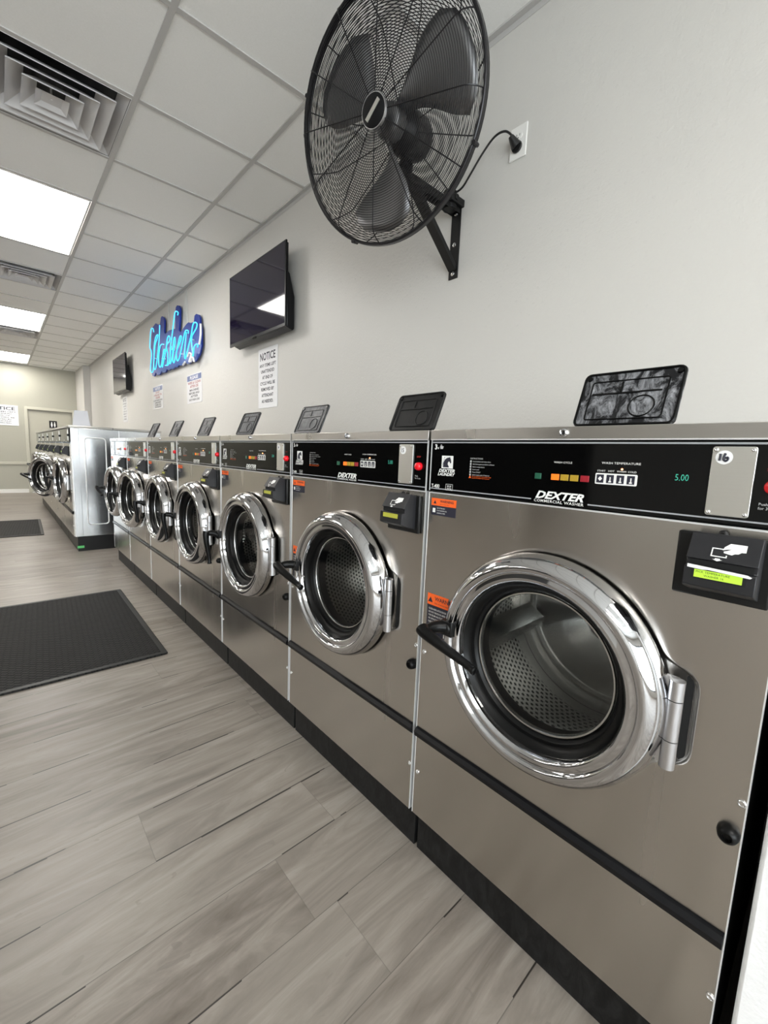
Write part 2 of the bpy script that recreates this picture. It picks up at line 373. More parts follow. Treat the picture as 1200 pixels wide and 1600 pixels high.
for x in xs[1:-1]: g.box(x - .0125, x + .0125, YB, YF, HC, HC + .008)
for y in ys[1:-1]:
    for i in range(len(xs) - 1):
        mx = (xs[i] + xs[i + 1]) / 2
        if any(a < mx < b for a, b in lampx) and any(a + .1 < y < b - .1 for a, b in lampy): continue
        g.box(xs[i + 1] + .0125 * (i < len(xs) - 2), xs[i] - .0125 * (i > 0), y - .0125, y + .0125, HC + .0006, HC + .008)
struct(g, 'trim_4', 'grid', smooth=False)
struct(G().box(DW - .024, DW, YB, YF, HC - .002, HC + .006).box(DW - .002, DW, YB, YF, HC - .024, HC).box(XL, XL + .024, YB, YF, HC - .002, HC + .006).box(XL, DW, YF - .024, YF, HC - .003, HC + .005), 'trim_5', 'grid', smooth=False)
# ceiling lights
names = {(0, 1): 'largest lit ceiling panel, between the near air vent and the middle one', (0, 2): 'middle lit ceiling panel, beyond the second air vent', (0, 3): 'farthest small lit ceiling panel, close to the cream back wall', (0, 0): 'added unseen ceiling panel lighting the room from behind the viewer'}
for i, (a, b) in enumerate(lampx):
    for j, (c, e) in enumerate(lampy):
        t = thing('ceiling_light', ((a + b) / 2, (c + e) / 2, HC), names[(0, j)] if i == 0 else 'added unseen ceiling light panel, %s row left of the washers, %s from the front window' % (['', 'second', 'third'][i], ['first', 'second', 'third', 'fourth', 'fifth'][j]), 'light', 'recessed ceiling light panels' if i == 0 else 'added unseen light panels of the left rows')
        hx, hy = (b - a) / 2 - .014, (e - c) / 2 - .014
        G().box(-hx, hx, -hy, hy, .004, .012).build('diffuser', 'lamp', t, smooth=False)
        G().box(-hx, -hx + .012, -hy, hy, -.001, .02).box(hx - .012, hx, -hy, hy, -.001, .02).box(-hx + .012, hx - .012, -hy, -hy + .012, -.001, .02).box(-hx + .012, hx - .012, hy - .012, hy, -.001, .02).build('frame', 'frame', t, smooth=False)
# air vents: stepped square cones
for j, (c, e) in enumerate(venty):
    t = thing('ceiling_vent', ((lampx[0][0] + lampx[0][1]) / 2, (c + e) / 2, HC), ['large nearest square stepped ceiling air vent, before the big light panel', 'middle square ceiling air vent with dusty streaks behind it', 'farthest small square ceiling air vent, past the middle light panel'][j], 'vent', 'square ceiling air vents')
    g = G()
    for s0, s1, h0, h1 in ((.292, .248, .004, .050), (.236, .165, -.010, .040), (.176, .108, -.013, .036), (.118, .056, -.016, .032)):
        o = len(g.v)
        P = []
        for s, h in ((s0, h0), (s0 + (.001), h0 - .006), (s1, h1), (s1 + .004, h1)):
            P += [(-s, -s, h), (s, -s, h), (s, s, h), (-s, s, h)]
        fs = []
        for r0, r1 in ((0, 1), (1, 2), (2, 3), (3, 0)): fs += [(r0 * 4 + k, r0 * 4 + (k + 1) % 4, r1 * 4 + (k + 1) % 4, r1 * 4 + k) for k in range(4)]
        g.add(P, fs)
    g.build('louver', 'vent', t, smooth=False)
    g = G(); g.add([(-.066, -.066, -.018), (.066, -.066, -.018), (.066, .066, -.018), (-.066, .066, -.018), (-.040, -.040, -.004), (.040, -.040, -.004), (.040, .040, -.004), (-.040, .040, -.004)], [(0, 1, 5, 4), (1, 2, 6, 5), (2, 3, 7, 6), (3, 0, 4, 7), (4, 5, 6, 7)])
    g.box(-.004, .004, -.004, .004, -.006, .06)
    g.build('center_plate', 'vent', t, smooth=False)
    G().box(-.295, .295, -.295, .295, .058, .09).box(-.295, -.288, -.295, .295, .002, .06).box(.288, .295, -.295, .295, .002, .06).box(-.288, .288, .288, .295, .002, .06).box(-.288, .288, -.295, -.288, .002, .06).build('duct_box', 'blackm', t, smooth=False)
# ------------------------------------------------------------------ the washers
CU, CZ = .345, .726       # door centre
def door_parts(t, cu=CU, cz=CZ, k=1., hu=.585, fx=0.):
    """door on its hinge: chrome ring > gasket, glass, hinge, handle"""
    H = (fx - .02, -hu, cz)
    prof = [(.200, -.004), (.228, .002), (.233, .012), (.2335, .024), (.231, .036), (.226, .047), (.219, .056), (.210, .062), (.202, .063), (.1975, .060), (.1955, .0545), (.193, .054), (.187, .058), (.181, .057), (.177, .052), (.1745, .044), (.1745, .012), (.200, -.004)]
    c = (fx, -cu, cz)
    dr = G().lathe([(r * k, h) for r, h in prof], c, (-1, 0, 0), 128).build('door', 'chrome', t, origin=H, angle=50)
    def sub(g, name, mats, **kw):
        o = g.build(name, mats, dr, origin=H, **kw); o.location = (0, 0, 0); return o
    sub(G().lathe([(r * k, h) for r, h in ((.1748, .040), (.172, .036), (.166, .028), (.160, .026), (.158, .018), (.153, .014), (.150, .006), (.150, -.03), (.176, -.04))], c, (-1, 0, 0), 96), 'gasket', 'rubber')
    sub(G().lathe([(r * k, h) for r, h in ((.1502, .010), (.1485, .0125), (.1455, .012), (.1440, .009), (.1445, .002))], c, (-1, 0, 0), 96), 'bowl_rim', 'satin')
    bowl = [(.1455 * q, .009 - .014 * (1 - q * q)) for q in (1, .96, .9, .82, .72, .6, .46, .3, .15, .01)]
    sub(G().lathe([(r * k, h) for r, h in bowl], c, (-1, 0, 0), 96), 'door_glass', 'glass', angle=80)
    zt = .077
    g = G()
    for a, b in ((-zt + .0, -zt + .049), (-zt + .0505, zt - .0345), (zt - .033, zt)):
        g.cone((fx - .020, -hu, cz - .006 + a), (fx - .020, -hu, cz - .006 + b), .0115, .0115, 24)
    g.box(fx - .016, fx - .006, -hu, -(cu + .222 * k), cz - .006 - zt, cz - .006 + zt)
    sub(g, 'hinge', 'hinge')
    # handle: pivots at the left edge of the ring
    PV = (fx - .052, -(cu - .222 * k), cz + .014)
    g = G()
    Q = [Vector(q) for q in ((0, -.012, .004), (-.022, .004, .006), (-.046, .010, .004), (-.060, .006, 0))]
    g.tube(smoothpath(Q, 4), .013, 12, rad=[.016 - .005 * i / 12 for i in range(13)])
    L = smoothpath([(-.060, .018, .006), (-.064, .004, .002), (-.063, -.030, -.008), (-.057, -.070, -.022), (-.052, -.105, -.034), (-.052, -.122, -.039), (-.052, -.130, -.041)], 5)
    n = len(L); rad = []
    for i in range(n):
        s_ = i / (n - 1); r = .0165 - .0075 * min(1, s_ * 1.5); r = r if s_ < .8 else .009 + .0015 * sin((s_ - .8) / .2 * pi)
        if i == 0: r = .006
        if i == n - 1: r = .004
        rad.append(r)
    g.tube(L, .01, 14, rad=rad)
    h = g.build('handle', 'rubber', dr, angle=60); h.location = Vector(PV) - Vector(H)
    g = G(); g.lathe([(.001, .012), (.009, .012), (.012, .008), (.012, -.014)], (-.004, -.014, .004), (-1, 0, 0), 16); g.box(-.012, .03, -.030, .004, -.014, .022)
    lm = g.build('latch_mount', 'blackm', dr, bevel=.002); lm.location = Vector(PV) - Vector(H)
    return dr

def front_panel(cu, cz, R, ht, wu0, wu1, z0, z1, tabu, tabz0, tabz1, depth=.006, hole=.205):
    g = G(); n = 192; rings = [[] for _ in range(7)]
    angs = [2 * pi * i / n for i in range(n)]
    for cor in ((wu0, z0), (wu0, z1), (wu1, z0), (wu1, z1)):
        angs.append(math.atan2(cor[1] - cz, cor[0] - cu) % (2 * pi))
    angs = sorted(angs); n = len(angs)
    def rad(a):
        ca, sa = cos(a), sin(a); r = R
        if ca > .2:
            e = (tabu - cu) / ca
            if sa > 0: e = min(e, (tabz1 - cz) / sa) if sa > 1e-6 else e
            else: e = min(e, (cz - tabz0) / -sa) if sa < -1e-6 else e
            p_ = 26; r = (R ** p_ + e ** p_) ** (1 / p_) if e > R * .8 else R
        return r
    R_ = [rad(a) for a in angs]
    for _ in range(5): R_ = [(R_[i - 1] + 2 * R_[i] + R_[(i + 1) % n]) / 4 for i in range(n)]
    for a, r in zip(angs, R_):
        ca, sa = cos(a), sin(a)
        es = []
        if ca > 1e-6: es.append((wu1 - cu) / ca)
        if ca < -1e-6: es.append((wu0 - cu) / ca)
        if sa > 1e-6: es.append((z1 - cz) / sa)
        if sa < -1e-6: es.append((z0 - cz) / sa)
        e = min(es)
        for k, (rr, x) in enumerate(((hole, .045), (hole, depth), (r - .009, depth), (r - .005, depth * .75), (r - .001, depth * .1), (r + .002, 0.), (r + .006, 0.))):
            rings[k].append((x, -(cu + rr * ca), cz + rr * sa))
        rings.append((0., -(cu + e * ca), cz + e * sa))
    outer = rings[7:]; rings = rings[:7] + [outer, [(q[0] + .02, q[1], q[2]) for q in outer]]
    vs = [q for r in rings for q in r]
    g.add(vs, [(k * n + i, k * n + (i + 1) % n, (k + 1) * n + (i + 1) % n, (k + 1) * n + i) for k in range(8) for i in range(n)])
    return g

def drum_parts(t, cu=CU, cz=CZ, fx=0.):
    c = (fx, -cu, cz)
    g = G(); R = .245; n = 96; st = 12; x0, x1 = .062, .400
    vs = []; uv = []
    for j in range(st + 1):
        for i in range(n + 1):
            a = 2 * pi * i / n; vs.append((fx + x0 + (x1 - x0) * j / st, -cu + R * cos(a), cz + R * sin(a))); uv.append((a * R, (x1 - x0) * j / st))
    g.add(vs, [(j * (n + 1) + i, j * (n + 1) + i + 1, (j + 1) * (n + 1) + i + 1, (j + 1) * (n + 1) + i) for j in range(st) for i in range(n)])
    g.uv = uv
    d = g.build('drum', 'drum', t, origin=c)
    G().lathe([(.245, -x1), (.235, -x1 + .004), (.228, -x1 - .004), (.12, -x1 + .030), (.05, -x1 + .050), (.045, -x1 + .058), (.001, -x1 + .060)], (0, 0, 0), (-1, 0, 0), 64).build('drum_back', 'drumback', d)
    g = G().lathe([(.245, -x0), (.240, -x0 + .004), (.2355, -x0 + .002)], (0, 0, 0), (-1, 0, 0), 64); g.build('drum_lip', 'satin', d)
    g = G()
    for k in range(3):
        a = radians(105 + 120 * k); P = []
        for x in (fx + x0 + .01, fx + x1 - .01):
            for da, r in ((-.17, .244), (-.07, .212), (0, .198), (.07, .212), (.17, .244)): P.append((x - fx, r * cos(a + da), r * sin(a + da)))
        g.add(P, [(i, i + 1, i + 6, i + 5) for i in range(4)] + [(0, 1, 2, 3, 4), (5, 6, 7, 8, 9)])
    g.build('lifter', 'drumback', d)
    G().lathe([(.2055, -.044), (.2055, -.052), (.26, -.056), (.26, -.45), (.001, -.46)], c, (-1, 0, 0), 48).build('tub_shell', 'dark', t)

def card_reader(t, fx=0., cz0=0.):
    zo = cz0
    pr = G().U(fx - .010, fx - .0005, .557, .677, .940 + zo, 1.042 + zo).cone((fx - .006, -.614, 1.043 + zo), (fx - .013, -.614, 1.043 + zo), .0075, .006, 16).build('card_reader', 'blackm', t, bevel=.003)
    # wedge body
    sec = [(-.008, 1.040), (-.028, 1.0455), (-.032, 1.045), (-.056, 1.008), (-.050, 1.0065), (-.050, .9965), (-.060, .996), (-.062, .968), (-.055, .964), (-.008, .950)]
    g = G(); n = len(sec)
    for a, b in ((.5805, .6645),):
        vs = [(fx + x, -a, z + zo) for x, z in sec] + [(fx + x, -b, z + zo) for x, z in sec]
        g.add(vs, [tuple(range(n)), tuple(range(n, 2 * n))[::-1]] + [(i, (i + 1) % n, (i + 1) % n + n, i + n) for i in range(n)])
    g.build('reader_body', 'plastic2', pr, bevel=.0012)
    G().U(fx - .0508, fx - .0500, .585, .660, .9968 + zo, 1.0062 + zo).build('card_slot', 'dark', pr, smooth=False)
    lx = lambda z: fx - .0605 - (z - .996) / (-.028) * .002 - .0006
    q = [(.5905, .9795), (.6535, .9795), (.6535, .9945), (.5905, .9945)]
    G().prism(q, lambda a, b: (lx(b), -a, b + zo), lambda a, b: (lx(b) + .003, -a, b + zo)).build('screen_bezel', 'dark', pr, smooth=False)
    q = [(.594, .9815), (.650, .9815), (.650, .9930), (.594, .9930)]
    G().prism(q, lambda a, b: (lx(b) - .0004, -a, b + zo), lambda a, b: (lx(b) + .002, -a, b + zo)).build('screen', 'lcd', pr, smooth=False)
    g = G()
    sx = lambda z: fx - .032 - (1.045 - z) * (.024 / .037) - .0008
    P = lambda a, b: (sx(b), -a, b + zo)
    for q in ([(.609, 1.0265), (.623, 1.0265), (.623, 1.0252), (.6105, 1.0252), (.6105, 1.0158), (.6265, 1.0158), (.6265, 1.018), (.628, 1.018), (.628, 1.0145), (.609, 1.0145)],
              [(.6215, 1.0245), (.623, 1.029), (.629, 1.0345), (.636, 1.0345), (.648, 1.0345), (.648, 1.025), (.643, 1.0245), (.640, 1.022), (.636, 1.0215), (.633, 1.0195), (.629, 1.020), (.6235, 1.021), (.623, 1.023), (.627, 1.0245), (.632, 1.0275), (.626, 1.026)],
              [(.615, 1.0125), (.615, 1.0110), (.612, 1.0110), (.618, 1.0085), (.624, 1.0110), (.621, 1.0110), (.621, 1.0125)]):
        g.add([P(*v) for v in q], [tuple(range(len(q)))])
    g.build('card_icon', 'white', pr, smooth=False)
    return pr

FLAPU = (.238, .462)
def dispenser(t, mats, hx=.272, hz=.024, z0=HT, uo=0.):
    """soap dispenser with its lid tipped open towards the wall"""
    u0, u1 = FLAPU[0] + uo, FLAPU[1] + uo
    g = G().U(hx - .10, hx + .012, u0 + .006, u1 - .006, z0, z0 + .008).U(hx - .004, hx + .010, u0 + .03, u1 - .03, z0 + .008, z0 + .022); g.U(hx - .085, hx - .02, u0 + .02, u1 - .02, z0 + .008, z0 + .009, 1)
    base = g.build('soap_dispenser', ['plastic', 'dark'], t, bevel=.002)
    tl = radians(23); ca, sa = cos(tl), sin(tl); Hh = .148
    F = lambda d: (lambda a, b: (hx + b * sa + d * ca, -(u0 + a), z0 + hz + b * ca - d * sa))
    w_ = u1 - u0
    fl = G().prism(rrect(0, w_, 0, Hh, .014), F(0), F(.007)).build('dispenser_lid', mats, base, bevel=.0015)
    g = G()
    def bar(a0, a1, b0, b1): g.prism([(a0, b0), (a1, b0), (a1, b1), (a0, b1)], F(-.0028), F(.0015))
    def loop(q, rr_=.0018):
        pts = [F(-.001)(a, b) for a, b in q]; g.tube(pts, rr_, 6, closed=True)
    loop(rrect(.003, w_ - .003, .003, Hh - .003, .013), .0034); loop(rrect(.025, w_ - .030, .018, Hh - .026, .006))
    bar(.030, w_ * .62, .085, .089); bar(w_ * .42, w_ * .42 + .004, .089, .118); bar(w_ * .62, w_ * .82, .0865, .0895)
    loop([(w_ * .66 + .027 * cos(k / 24 * 2 * pi), .050 + .027 * sin(k / 24 * 2 * pi)) for k in range(24)])
    g.build('lid_ribs', mats, fl)
    g = G()
    for a in (.013, w_ - .013): g.cone(F(-.004)(a, Hh - .014), F(0)(a, Hh - .014), .006, .007, 14)
    g.build('lid_bumper', 'rubber', fl)
    g = G()
    for a in (.03, w_ - .045): g.cone(F(.003)(a, -.004), F(.003)(a + .02, -.004), .006, .006, 12)
    g.build('lid_hinge', 'rubber', fl)
    return base

def sticker(t, u0, u1, z0, z1, hs, kind, fx=0.):
    st = G().prism(rrect(u0, u1, z0, z1, .002, 2), lambda a, b: (fx - .0008, -a, b), lambda a, b: (fx, -a, b)).build('warning_sticker', 'ink', t, smooth=False)
    X = fx - .0010
    G().prism([(u0, hs), (u1, hs), (u1, z1), (u0, z1)], lambda a, b: (X, -a, b), lambda a, b: (fx, -a, b)).build('sticker_header', 'orange', st, smooth=False)
    w_ = u1 - u0; g = G()
    g.text('WARNING', (z1 - hs) * .34, pX(X - .0003, u0 + w_ * .36, hs + (z1 - hs) * .48), 1, bold=.02)
    g.text('Risk of serious injury', (z1 - hs) * .13, pX(X - .0003, u0 + w_ * .36, hs + (z1 - hs) * .18), 1)
    c = (u0 + w_ * .15, hs + (z1 - hs) * .25); r = (z1 - hs) * .45
    g.add([pX(X - .0003, 0, 0)(c[0] - r * .6, c[1]), pX(X - .0003, 0, 0)(c[0] + r * .6, c[1]), pX(X - .0003, 0, 0)(c[0], c[1] + r * 1.05)], [(0, 1, 2)], 1)
    lines = ['KEEP CLOTHING AWAY', 'DO NOT OPEN DOOR UNTIL', 'CYLINDER HAS STOPPED'] if kind == 0 else ['CLOSE AND LATCH DOOR', 'DO NOT REACH IN UNTIL', 'THE DRUM HAS STOPPED', 'OR OPEN IF WATER SHOWS', 'CHECK BEFORE USE']
    h = (hs - z0) * (.11 if kind == 0 else .045)
    for i, l in enumerate(lines):
        zz = hs - (hs - z0) * ((.30 + .25 * i) if kind == 0 else (.12 + .085 * i)); g.text(l, h, pX(X, u0 + w_ * (.24 if kind == 0 else .08), zz), 0, aspect=.62 if kind == 0 else .72, bold=.01)
    if kind == 0:
        g.prism([(u0 + .005, hs - .018), (u0 + .014, hs - .018), (u0 + .014, hs - .007), (u0 + .005, hs - .007)], lambda a, b: (X - .0001, -a, b), lambda a, b: (X, -a, b))
    else:
        for a0, a1, b0, b1 in ((.08, .34, .40, .46), (.86, .92, .26, .46)):
            g.prism([(u0 + w_ * a0, z0 + (hs - z0) * b0), (u0 + w_ * a1, z0 + (hs - z0) * b0), (u0 + w_ * a1, z0 + (hs - z0) * b1), (u0 + w_ * a0, z0 + (hs - z0) * b1)], lambda a, b: (X - .0001, -a, b), lambda a, b: (X, -a, b))
        g.prism([(u0 + w_ * .28, z0 + (hs - z0) * .16), (u0 + w_ * .85, z0 + (hs - z0) * .16), (u0 + w_ * .85, z0 + (hs - z0) * .24), (u0 + w_ * .28, z0 + (hs - z0) * .24)], lambda a, b: (X - .0001, -a, b), lambda a, b: (X, -a, b), 2)
        for i in range(2): g.text('Read the manual first', h, pX(X, u0 + w_ * .1, z0 + (hs - z0) * (.10 - .06 * i)), 0, aspect=.7)
    g.build('sticker_print', ['white', 'ink', 'orange'], st, smooth=False)

def console_print(t):
    X = -.0022; g = G(); P = lambda u, z: pX(X, u, z)
    def flush(nm):
        g.build(nm, ['white', 'grey_print', 'led', 'redp', 'ink', 'orange'], t, smooth=False); g.v, g.f, g.mi = [], [], []
    def poly(q, mi=0, x=X): g.add([(x, -a, b) for a, b in q], [tuple(range(len(q)))], mi)
    def rect(a0, a1, b0, b1, mi=0, x=X): poly([(a0, b0), (a1, b0), (a1, b1), (a0, b1)], mi, x)
    g.text('3', .0120, P(.0180, 1.1645), bold=.03); g.text('x', .006, P(.0275, 1.1655), bold=.02)
    poly([(.0365, 1.1655), (.0445, 1.1655), (.0462, 1.172), (.0348, 1.172)], 1); g.text('o', .007, P(.0362, 1.1715), 1, bold=.02)
    flush('capacity_lettering')
    # horse-head emblem on a white square
    rect(.0430, .0790, 1.1180, 1.1490)
    poly([(.0480, 1.1205), (.0485, 1.131), (.0530, 1.1395), (.0600, 1.1440), (.0670, 1.1452), (.0688, 1.1472), (.0696, 1.1445), (.0720, 1.140), (.0735, 1.1335), (.0728, 1.1310), (.0705, 1.1305), (.0690, 1.1335), (.0655, 1.1355), (.0628, 1.132), (.0628, 1.128), (.0660, 1.1235), (.0670, 1.1205)], 4, X - .0003)
    for i in range(6): rect(.0447 + .0012 * i, .0460 + .0014 * i, 1.1225 + .0042 * i, 1.1245 + .0042 * i, 4, X - .0003)
    g.text('DEXTER', .0075, P(.0345, 1.1085), shear=.3, bold=.035, aspect=1.28); g.text('LAUNDRY', .0070, P(.0320, 1.0998), shear=.3, bold=.035, aspect=1.12)
    flush('horse_logo')
    g.text('T-400', .0090, P(.0135, 1.0680), bold=.02, aspect=.85)
    for q in ((.0600, .0820, 1.0790, 1.0797), (.0600, .0820, 1.0643, 1.0650), (.0600, .0607, 1.0643, 1.0797), (.0813, .0820, 1.0643, 1.0797)): rect(*q)
    g.text('30 LB', .0040, P(.0640, 1.0725), bold=.02); g.text('13.6 kg', .0035, P(.0635, 1.0672), bold=.02)
    flush('model_lettering')
    g.text('INSTRUCTIONS', .0035, P(.1295, 1.1430), 1)
    for i, l in enumerate(['Load clothes and close door', 'Add detergent and fabric softener', 'Select temperature', 'Insert card', 'Press START', 'Select wash cycle if desired']):
        z = 1.1365 - .0062 * i; g.text(l, .0030, P(.1370, z), 1); rect(.1295, .1335, z - .0008, z + .0038, 1)
    poly([(.1280, 1.0990), (.1350, 1.0990), (.1315, 1.1055)], 5); g.text('Do not open door until washer stops', .0024, P(.1370, 1.1020), 5); g.text('Caution hot water may be present', .0024, P(.1370, 1.0985), 5)
    flush('instruction_lettering')
    g.text('WASH CYCLE', .0036, P(.3330, 1.1415), 0, aspect=1.15); g.text('WASH TEMPERATURE', .0038, P(.4240, 1.1435), 0, aspect=1.22)
    for i, l in enumerate(['START', 'HOT', 'WARM', 'COLD']):
        g.text(l, .0032, P(.4245 + .0172 * i, 1.1293), 0, 'CENTER', aspect=1.1)
    flush('cycle_lettering')
    # key strip: white frame with four dark keys
    poly(rrect(.4150, .4855, 1.1065, 1.1265, .002, 2))
    for i in range(4): rect(.4175 + .0172 * i, .4175 + .0172 * i + .0125, 1.1090, 1.1240, 4, X - .0003)
    poly([(.4238, 1.1120), (.4275, 1.1165), (.4238, 1.1210), (.4201, 1.1165)], 0, X - .0006)
    for i in (1, 2, 3): rect(.4230 + .0172 * i, .4250 + .0172 * i, 1.1125, 1.1200, 0, X - .0006); rect(.4215 + .0172 * i, .4262 + .0172 * i, 1.1105, 1.1130, 0, X - .0006)
    flush('temperature_keys')
    g.text('DEXTER', .0145, P(.2990, 1.0695), shear=.35, bold=.035, aspect=1.28); g.text('COMMERCIAL WASHER', .0055, P(.2970, 1.0615), aspect=1.12, bold=.01, space=1.12)
    flush('brand_lettering')
    g.text('Push', .0040, P(.6480, 1.0915), 1); g.text('for 3 sec.', .0040, P(.6480, 1.0855), 1); g.text('STOP', .0040, P(.652, 1.1420), 3)
    flush('stop_lettering')
    for u0, u1, z0, z1, mt in ((.2950, .3085, 1.1080, 1.1200, 'btn_g'), (.3300, .3460, 1.1080, 1.1200, 'btn_or'), (.3490, .3650, 1.1080, 1.1200, 'btn_y'), (.3680, .3840, 1.1080, 1.1200, 'btn_y'), (.3880, .4040, 1.1080, 1.1200, 'btn_r')):
        b = G().U(-.0035, -.001, u0, u1, z0, z1).build('key', mt, t, bevel=.0006)
    G().lathe([(.0016, -.001), (.0014, .001), (.0002, .002)], (-.002, -.4590, 1.1350), (-1, 0, 0), 10).build('indicator_light', 'led', t)
    g = G().text('5.00', .0105, pX(X, .5400, 1.1210), aspect=.76); g.build('time_display', 'seg', t, smooth=False)

def number_plate(t, txt):
    pl_ = G().prism(rrect(.586, .639, 1.0705, 1.1765, .004), lambda a, b: (-.0045, -a, b), lambda a, b: (-.001, -a, b)).build('number_plate', 'plate', t, bevel=.0006)
    for u in (.5905, .6345):
        for z in (1.0755, 1.1715): G().lathe([(.0030, 0), (.0028, .0015), (.0012, .0022), (.0002, .0012)], (-.0045, -u, z), (-1, 0, 0), 12).build('plate_screw', 'bolt', pl_)
    G().prism([(.601 + .0105 * cos(k / 24 * 2 * pi), 1.1600 + .0105 * sin(k / 24 * 2 * pi)) for k in range(24)], lambda a, b: (-.0050, -a, b), lambda a, b: (-.0044, -a, b)).build('number_sticker', 'paper', pl_, smooth=False)
    if txt:
        g = G()
        if txt == '16':
            g.tube([(-.0051, -.5965, 1.1655), (-.0051, -.5963, 1.1600), (-.0051, -.5960, 1.1550)], .0016, 8)
            g.tube([(-.0051, -q[0], q[1]) for q in smoothpath([(.6025, 1.1662, 0), (.6010, 1.1615, 0), (.6008, 1.1570, 0), (.6035, 1.1545, 0), (.6060, 1.1570, 0), (.6055, 1.1600, 0), (.6025, 1.1590, 0)], 4)], .0016, 8)
        else: g.text(txt, .0095, pX(-.0051, .5945, 1.1555), bold=.02, aspect=.85)
        g.build('handwritten_number', 'ink', pl_, smooth=False)

def screws(t, fx, pts):
    for u, z in pts:
        G().lathe([(.0062, -.001), (.0060, .0015), (.0045, .0028), (.0040, .0028), (.0036, .0012), (.0002, .0012)], (fx, -u, z), (-1, 0, 0), 18).build('screw', 'bolt', t)

def make_washer():
    t = thing('commercial_washer', (0, 0, 0), 'x', 'washing machine', 'row of stainless front-load washers along the wall')
    # dark cabinet core, open inside around the tub
    g = G().U(.030, .72, .006, .689, 0, .134).U(.012, .72, .006, .0105, .134, 1.19).U(.012, .72, .6845, .689, .134, 1.19).U(.70, .72, .0105, .6845, .134, 1.19).U(.02, .70, .0105, .6845, .37, .40)
    g.U(.020, .030, .0105, .6845, 1.05, 1.19).U(.010, .030, .006, .689, .134, .14)
    g.build('cabinet', 'kick', t, smooth=False)
    G().U(-.004, .700, .0045, .6905, 1.1885, HT).U(-.0042, .0, .0045, .0065, 1.1885, HT).build('top_lid', 'lid', t, bevel=.002)
    G().lathe([(.0085, 0), (.0085, .004), (.0075, .007), (.005, .0085), (.0046, .0050), (.0002, .0050)], (-.004, -.3500, 1.2005), (-1, 0, 0), 24).build('lid_screw', 'chrome', t)
    cp = G().U(-.001, .020, .0075, .6875, 1.0585, 1.1855).build('control_console', 'gloss', t, bevel=.0015)
    console_print(cp)
    G().U(-.0028, .002, .0075, .6875, 1.1800, 1.1830).U(-.0020, .002, .0075, .2900, 1.0645, 1.0670).U(-.0020, .002, .4060, .6875, 1.0645, 1.0670).build('console_line', 'greyline', cp, smooth=False)
    G().U(-.0050, .002, .0065, .6885, 1.1868, 1.1890).U(-.0025, .002, .0060, .0078, 1.0600, 1.1865).U(-.0025, .002, .6872, .6892, 1.0560, 1.1865).build('console_trim', 'edge', cp, smooth=False)
    g = G().lathe([(.0105, 0), (.0105, .006), (.0098, .010), (.0075, .0125), (.003, .0138), (.0003, .014)], (-.001, -.6620, 1.1190), (-1, 0, 0), 24); g.build('stop_button', 'red', cp, angle=50)
    number_plate(cp, '16')
    f = front_panel(CU, CZ, .2345, 0, .0065, .6885, .4020, 1.0545, .612, .640, .810); f.build('front_panel', 'steel', t, angle=60)
    G().prism(rrect(.5925, .6035, .650, .802, .005), lambda a, b: (.0052, -a, b), lambda a, b: (.012, -a, b)).build('hinge_slot', 'dark', t, smooth=False)
    G().U(-.0012, .012, .0052, .0068, .136, 1.056).U(-.0012, .012, .6882, .6898, .136, 1.056).U(-.0012, .004, .0065, .6885, 1.0530, 1.0560).build('panel_edge', 'edge', t, smooth=False)
    G().U(0, .020, .0065, .6885, .1340, .3700).build('lower_panel', 'steel', t, bevel=.0015)
    g = G(); sec = [(.004, .4015), (-.006, .3985), (-.012, .3900), (-.010, .3780), (-.003, .3720), (.004, .3715)]
    vs = [(x, -a, z) for a in (.0075, .6875) for x, z in sec]; g.add(vs, [tuple(range(6)), tuple(range(6, 12))] + [(i, (i + 1) % 6, (i + 1) % 6 + 6, i + 6) for i in range(6)])
    g.build('black_trim_strip', 'plastic', t, angle=20)
    drum_parts(t); door_parts(t)
    card_reader(t)
    sticker(t, .0160, .0950, .9975, 1.0410, 1.0225, 0); sticker(t, .0210, .0900, .6560, .7900, .7600, 1)
    screws(t, 0, [(.019, .623), (.683, .630), (.019, .268), (.683, .276)])
    G().lathe([(.0150, -.001), (.0150, .004), (.0125, .013), (.0085, .017), (.0070, .0172), (.0060, .012), (.0003, .012)], (0, -.6730, .573), (-1, 0, 0), 24).build('drain_knob', 'rubber', t, angle=40)
    dispenser(t, 'flap1')
    return t
proto = make_washer()
LBL = ['stainless front-load washer numbered 16, nearest, with soap-smeared open dispenser lid', 'stainless washer numbered 15, second from the near end, below the wall fan', 'stainless washer third from the near end, its door handle hanging down', 'fourth stainless washer from the near end, left of the third one', 'fifth stainless washer from the near end, under the blue-headed PLEASE sign', 'sixth stainless washer from the near end, its round door standing slightly open', 'seventh and farthest stainless washer of the near row, beside the tall one']
def setmesh(o, g_mats):
    me = o.data.copy(); o.data = me
    for i, q in enumerate(g_mats): me.materials[i] = M[q]
